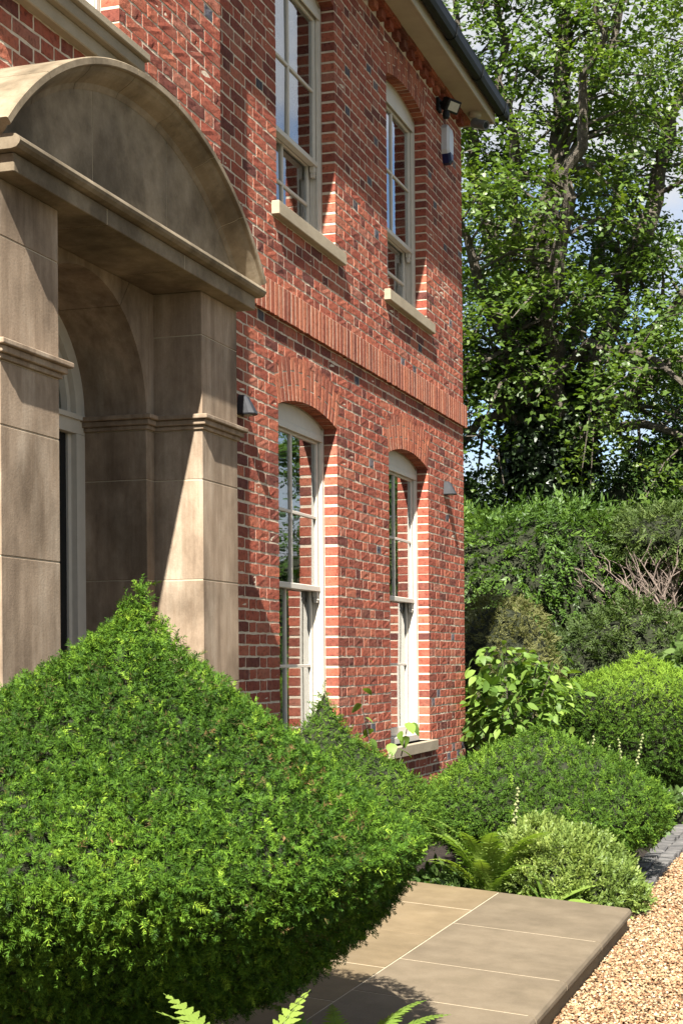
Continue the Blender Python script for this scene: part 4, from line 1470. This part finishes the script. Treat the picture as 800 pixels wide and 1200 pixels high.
r_ = np.random.default_rng(77)      # the many more leaves inside and behind
n = 520
d = unit(r_.normal(size=(n, 3)))
P = d * np.array([.56, .44, .58]) * r_.uniform(.35, .95, n)[:, None] + np.array([0, 0, 1.12])
P[:, 0] = np.where(P[:, 1] < 0.05, np.maximum(P[:, 0], -0.34), P[:, 0])
o = scatter('foliage', [proto_leaves(1, .125, .02, seed=140 + i, lobes=False) for i in range(5)], P, d + r_.normal(size=(n, 3)) * .5, np.array([0, 0, 1.0]) + d * .5 + r_.normal(size=(n, 3)) * .4, r_.uniform(.8, 1.3, n), r_.uniform(.3, 1, n), 'shrub_leaf', t_, r_)
kind(o, 'stuff')

# climber on the pier between the windows
t_ = thing('climbing_plant', 'young climber with a few round leaves on the pier between the windows', 'climber', (0.16, 10.4, 0.0))
c1 = [(0, .1, 0), (.02, .05, .55), (-.03, -.1, .95), (-.05, -.22, 1.22), (-.06, -.2, 1.36)]
c2 = [(0.02, .1, 0), (.05, .25, .6), (.03, .55, .88), (-.02, .8, 1.0), (-.03, .92, 1.06)]
for c in (c1, c2):
    MB().tube(c, [.007, .006, .005, .004, .002], 5).build('stem', 'bark', t_)
CL = leaf_mesh(.11, .09, .35, .12, 6)
for (x, y, z, az, s) in ((-.04, -.25, 1.24, 200, .9), (-.05, -.18, 1.36, 60, .8), (-.02, -.08, 1.05, 150, 1), (0, -.15, .98, -20, .9), (.0, .02, .86, 100, 1.1), (.02, .1, .76, 0, 1.1), (.02, .25, .92, -60, 1), (.03, .42, .86, 40, 1.2), (.03, .6, .96, 120, 1), (0, .75, 1.06, -40, 1.1), (-.02, .9, 1.05, 20, 1.2), (.02, .5, 1.0, -80, .8), (.05, .3, .72, -40, 1), (-.03, -.2, 1.14, 20, .7)):
    link('leaf', CL, None, t_, (x, y, z), (random.gauss(0.2, .3), R(random.uniform(10, 60)), R(az)), (s, s, s))

# ------------------------------------------------------------------ hedges and trees behind
SPR = [proto_spray(0.30, 7, 0.11, 0.034, ang=42, seed=90 + i, curl=0.35, taper=0.4) for i in range(6)]
SPR2 = [proto_spray(0.22, 6, 0.085, 0.026, ang=50, seed=100 + i, curl=0.2, taper=0.5) for i in range(6)]
G = 'dark evergreens behind the garden'
bush('evergreen_shrub', 'bright green feathery conifer beside the house, below the ivy trunk', 'conifer', (-2.0, 22.2, 2.2), (2.7, 1.6, 2.0), SPR, 90, 1.0, 'thuja', 41, 0.5, 0.24, 2.0, droop=0.35, out=0.8, group=G)
b = bush('evergreen_shrub', 'olive green yew canopy over bare grey branches', 'yew', (1.5, 22.3, 3.38), (1.95, 1.3, 0.52), SPR2, 190, 0.85, 'cypress', 42, 0.6, 0.26, 2.6, droop=0.25, out=0.8, group=G)
rs = random.Random(9)
for k in range(22):      # the bare inside of the old yew
    bx, by = rs.uniform(0.2, 1.9), rs.uniform(20.9, 21.6)
    base = Vector((0.9 + rs.uniform(-.35, .9), by + .3, 1.6 + rs.uniform(0, .3)))
    tip = Vector((bx - rs.uniform(.1, .9), by - .1, rs.uniform(2.75, 3.1)))
    mid = base.lerp(tip, .5) + Vector((rs.gauss(0, .1), rs.gauss(0, .1), rs.gauss(-.08, .08)))
    m = MB()
    off = Vector((1.5, 22.3, 0))
    m.tube([base - off, mid - off, tip - off], [.02, .013, .006], 5)
    for j in range(12):
        u = rs.uniform(.35, 1)
        p = base.lerp(tip, u) + (mid - base.lerp(tip, .5)) * (1 - abs(2 * u - 1))
        q = p + Vector((rs.gauss(-.05, .16), rs.gauss(0, .1), rs.uniform(.08, .34)))
        m.tube([p - off, p.lerp(q, .5) - off + Vector((rs.gauss(0, .02), 0, rs.gauss(0, .02))), q - off], [.008, .006, .003], 4)
    m.build('bare_branch', 'dead_wood', b)
bush('evergreen_shrub', 'low spreading dark yew below the bare branches', 'yew', (0.75, 20.0, 1.1), (1.75, 1.0, 1.16), SPR2, 210, 0.9, 'cypress', 43, 0.42, 0.16, 3, droop=0.3, out=0.8, group=G)
bush('evergreen_shrub', 'dark evergreen hedge filling the back of the garden', 'hedge', (1.6, 25.0, 1.9), (7.2, 1.2, 2.75), SPR, 45, 1.2, 'yew_far', 44, 0.2, 0.26, 1.4, droop=0.2, out=0.8, group=G)
bush('olive_bush', 'dull olive brown bush between the house corner and dark yew', 'bush', (-0.65, 18.0, 1.3), (0.75, 0.6, 1.15), SPR2, 420, 0.5, 'olive_leaf', 45, 0.5, 0.2, 4, droop=-0.1, out=0.8)
bush('laurel_shrub', 'glossy leaved shrub behind the farthest clipped yew', 'shrub', (2.15, 17.4, 1.05), (0.85, 0.6, 0.85), [proto_leaves(6, 0.12, 0.09, seed=75 + i, lobes=False) for i in range(4)], 130, 1.0, 'bed_leaf', 46, 0.55, 0.2, 4, out=0.8)

HL = [proto_leaves(9, 0.10, 0.14, seed=150 + i, lobes=False) for i in range(5)]
bush('holly_bush', 'dark holly bush at the foot of the ivy trunk, on the house side', 'bush', (-4.1, 25.9, 3.9), (1.5, 0.9, 1.5), HL, 60, 1.0, 'holly_leaf', 47, 0.4, 0.22, 2.5, out=0.6)
bush('holly_bush', 'dark holly bush right of the ivy trunk, above the olive yew canopy', 'bush', (0.9, 26.3, 4.0), (2.3, 0.9, 1.75), HL, 60, 1.0, 'holly_leaf', 48, 0.4, 0.22, 2.5, out=0.6)
LV = [proto_leaves(13, 0.098, 0.18, seed=110 + i) for i in range(8)]

def tree(name, label, limbs, seed, leaf_mat, sub=(1.2, 2.6), per_m=3.4, density=1.0, ivy=None, group=None, lsize=1.0, gmid=0.5, t0=0.22):
    r = np.random.default_rng(seed)
    base = np.array(limbs[0][0][0])
    t_ = thing(name, label, 'tree', tuple(base), group)
    wood = MB()
    pts, dirs = [], []
    tr = limbs[0]
    MB().tube([np.array(p) - base for p in tr[0]], tr[1], 14).build('trunk', 'bark', t_)
    for P, rad in limbs[1:]:
        P = np.array(P, float)
        seg = np.linalg.norm(np.diff(P, axis=0), axis=1)
        s = np.concatenate([[0], np.cumsum(seg)])
        n = max(4, int(s[-1] / 0.5))
        q = np.stack([np.interp(np.linspace(0, s[-1], n), s, P[:, k]) for k in range(3)], 1)
        q[1:-1] += r.normal(size=(n - 2, 3)) * 0.07
        rr = np.interp(np.linspace(0, 1, n), np.linspace(0, 1, len(rad)), rad)
        m = MB()
        m.tube(q - base, list(rr), 8)
        L = s[-1]
        for k in range(int(L * per_m)):
            t = t0 + (1 - t0) * (k + r.random()) / (L * per_m)
            i = min(n - 2, int(t * (n - 1)))
            p = q[i] + (q[i + 1] - q[i]) * (t * (n - 1) - i)
            ax = unit(q[i + 1] - q[i])
            d = r.normal(size=3)
            d = unit(d - ax * (d @ ax) * 0.8 + ax * 0.35 + np.array([0, 0, 0.15]))
            ln = r.uniform(*sub) * (1.1 - 0.5 * t)
            e = p + d * ln + np.array([0, 0, -0.10 * ln * ln])
            mid = p + d * ln * 0.5 + np.array([0, 0, 0.06]) + r.normal(size=3) * 0.06
            r0 = max(0.012, rr[i] * 0.32)
            m.tube([p - base, mid - base, e - base], [r0, r0 * .6, .008], 5)
            for w in np.linspace(0.3, 1.0, int(4 + ln * 2.0)):
                c = (p * (1 - w) ** 2 + 2 * w * (1 - w) * (2 * mid - (p + e) / 2) + e * w * w)
                tw = unit(d + r.normal(size=3) * 0.9) * r.uniform(0.15, 0.55)
                tw[2] *= 0.6
                if r.random() < 0.35:
                    m.tube([c - base, c + tw - base], [.012, .005], 3)
                pts.append(c + tw)
                dirs.append(unit(tw))
        m.build('branch', 'bark', t_)
    pts, dirs = np.array(pts), np.array(dirs)
    rep = max(1, int(round(density)))
    keep = r.random(len(pts) * rep) < density / rep
    P = np.repeat(pts, rep, 0)[keep] + r.normal(size=(keep.sum(), 3)) * np.array([.2, .2, .12])
    D = np.repeat(dirs, rep, 0)[keep] * np.array([1, 1, .3]) + r.normal(size=(keep.sum(), 3)) * np.array([.4, .4, .15])
    Z = np.array([0, 0, 1.0]) + r.normal(size=P.shape) * 0.28 + np.array([0.05, -0.45, 0])
    g = np.clip(gmid + 0.2 * noise3(P, 1.6, seed) + r.normal(size=len(P)) * 0.15, 0, 1)
    o = scatter('crown', LV, P - base, D, Z, lsize * r.uniform(0.75, 1.2, len(P)), g, leaf_mat, t_, r)
    kind(o, 'stuff')
    if ivy:
        IP, IN = [], []
        for P_, r0, r1, n in ivy:
            P_ = np.array(P_, float)
            t = r.random(n)
            s = np.linspace(0, 1, len(P_))
            c = np.stack([np.interp(t, s, P_[:, k]) for k in range(3)], 1)
            a = r.uniform(0, 6.28, n)
            nn = np.stack([np.cos(a), np.sin(a), np.zeros(n)], 1)
            rad = (r0 + (r1 - r0) * t) * r.uniform(0.75, 1.12, n) * (1 + .18 * noise3(c + nn, 3, seed + 3))
            IP.append(c + nn * rad[:, None])
            IN.append(nn)
        P, N = np.concatenate(IP), np.concatenate(IN)
        IV = [proto_leaves(6, 0.13, 0.11, seed=130 + i) for i in range(4)]
        D = N * .5 + np.array([0, 0, -.7]) + r.normal(size=P.shape) * .3
        o = scatter('ivy', IV, P - base, D, N + r.normal(size=P.shape) * .3, r.uniform(.8, 1.2, len(P)), r.uniform(0, 1, len(P)), 'ivy_leaf', t_, r)
        kind(o, 'stuff')
    return t_

F0 = (-1.95, 27, 5.4)
F1 = (-1.9, 26.8, 6.6)
limbs = [
    ([(-1.75, 27, 0), (-1.8, 27, 2), (-1.85, 27, 4), (-1.95, 27, 5.6)], [.75, .6, .55, .5]),
    ([F0, (-1.98, 27, 6.55), (-2.1, 26.8, 8.04), (-1.96, 26.6, 9.67), (-1.7, 26.4, 10.47), (-1.52, 26.3, 12.25), (-1.34, 26.2, 14.2), (-1.24, 26, 16.6)], [.34, .3, .26, .22, .18, .13, .08, .03]),
    ([F0, (-2.3, 27, 6.56), (-2.81, 27, 8.92), (-3.31, 26.9, 10.79), (-3.5, 26.8, 12.48), (-3.62, 26.6, 14.84)], [.3, .24, .18, .14, .09, .03]),
    ([F0, (-2.6, 26.6, 6.3), (-3.17, 26.3, 6.87), (-4.03, 26, 7.34), (-4.73, 25.8, 8.23)], [.25, .2, .15, .1, .03]),
    ([F0, (-1.5, 27.2, 6.35), (-0.98, 27.4, 7.63), (-0.39, 27.6, 9.21), (0.19, 27.8, 11.09), (0.68, 28, 12.96), (1.01, 28, 14.84)], [.3, .26, .22, .18, .14, .09, .03]),
    ([F0, (-1.2, 26.8, 5.9), (-0.25, 26.4, 6.45), (0.48, 26.2, 6.89), (1.63, 26, 7.35)], [.24, .2, .15, .1, .03]),
    ([F0, (-1.7, 26.2, 7), (-1.4, 25.2, 8.6), (-0.9, 24.4, 10.2), (-0.5, 23.9, 11.8), (-.3, 23.5, 13)], [.22, .2, .16, .12, .08, .03]),
    ([F0, (-2.3, 26.2, 7), (-2.7, 25.0, 8.2), (-2.9, 24.3, 9.2), (-3.2, 23.8, 10)], [.2, .17, .13, .08, .03]),
    ([F0, (-1.9, 28, 7), (-1.6, 29.2, 9), (-1.0, 30, 11.5), (-.6, 30.4, 14)], [.25, .2, .16, .1, .03]),
    ([F0, (-0.9, 27.6, 7), (0.6, 28, 8.6), (1.8, 28, 10.2), (2.8, 28, 11.5)], [.22, .18, .14, .09, .03]),
    ([F1, (-2.6, 25.6, 7.2), (-3.6, 24.9, 6.9), (-4.6, 24.4, 6.0)], [.14, .1, .07, .03]),
    ([F1, (-1.0, 25.6, 7.3), (0.1, 25.0, 7.0), (1.2, 24.6, 5.9)], [.14, .1, .07, .03]),
    ([(-1.2, 26.8, 5.9), (-.3, 26.2, 6.0), (.6, 25.8, 5.6), (1.5, 25.5, 4.9)], [.12, .09, .06, .03]),
    ([(-2.6, 26.6, 6.3), (-3.2, 26.4, 6.0), (-4.2, 26, 5.4)], [.12, .08, .03]),
    ([(-1.7, 26.4, 10.4), (-1.0, 26, 11.6), (-0.3, 25.6, 13), (.2, 25.4, 14.6)], [.14, .11, .07, .03]),
    ([(-2.81, 27, 8.92), (-2.4, 26.4, 10.2), (-2.5, 26, 11.8), (-2.6, 25.8, 13.6), (-2.7, 25.6, 15.2)], [.14, .12, .09, .06, .03]),
]
tree('sycamore_tree', 'tall broadleaf tree with ivy clad trunk behind the house corner', limbs, 21, 'sycamore', density=2.25,
     ivy=[([(-1.75, 27, 1.5), (-1.85, 27, 4), (-1.95, 27, 5.8)], 1.05, 0.85, 1500), ([F0, (-2.1, 26.9, 7.4)], .75, .4, 550), ([F0, (-1.3, 27.2, 6.9)], .7, .45, 550), ([F0, (-2.7, 26.8, 7.2)], .6, .3, 400)])
limbs2 = [([(3.4, 29.5, 0), (3.4, 29.5, 3.2)], [.35, .3])]
rs = random.Random(4)
for k in range(11):
    a = k * 0.62 + rs.uniform(-.2, .2)
    h = rs.uniform(3.4, 8.0)
    w = rs.uniform(3.2, 4.9)
    limbs2.append(([(3.4, 29.5, 2.6 + rs.uniform(0, .6)), (3.4 + w * .45 * math.cos(a), 29.5 + w * .4 * math.sin(a), 2.6 + h * .42), (3.4 + w * math.cos(a), 29.5 + w * .8 * math.sin(a), h)], [.16, .1, .03]))
tree('garden_tree', 'lower dark green tree right of the ivy clad trunk', limbs2, 22, 'ivy_leaf' if False else 'thuja', sub=(1.0, 2.0), per_m=3.0, density=2.9, gmid=0.4)
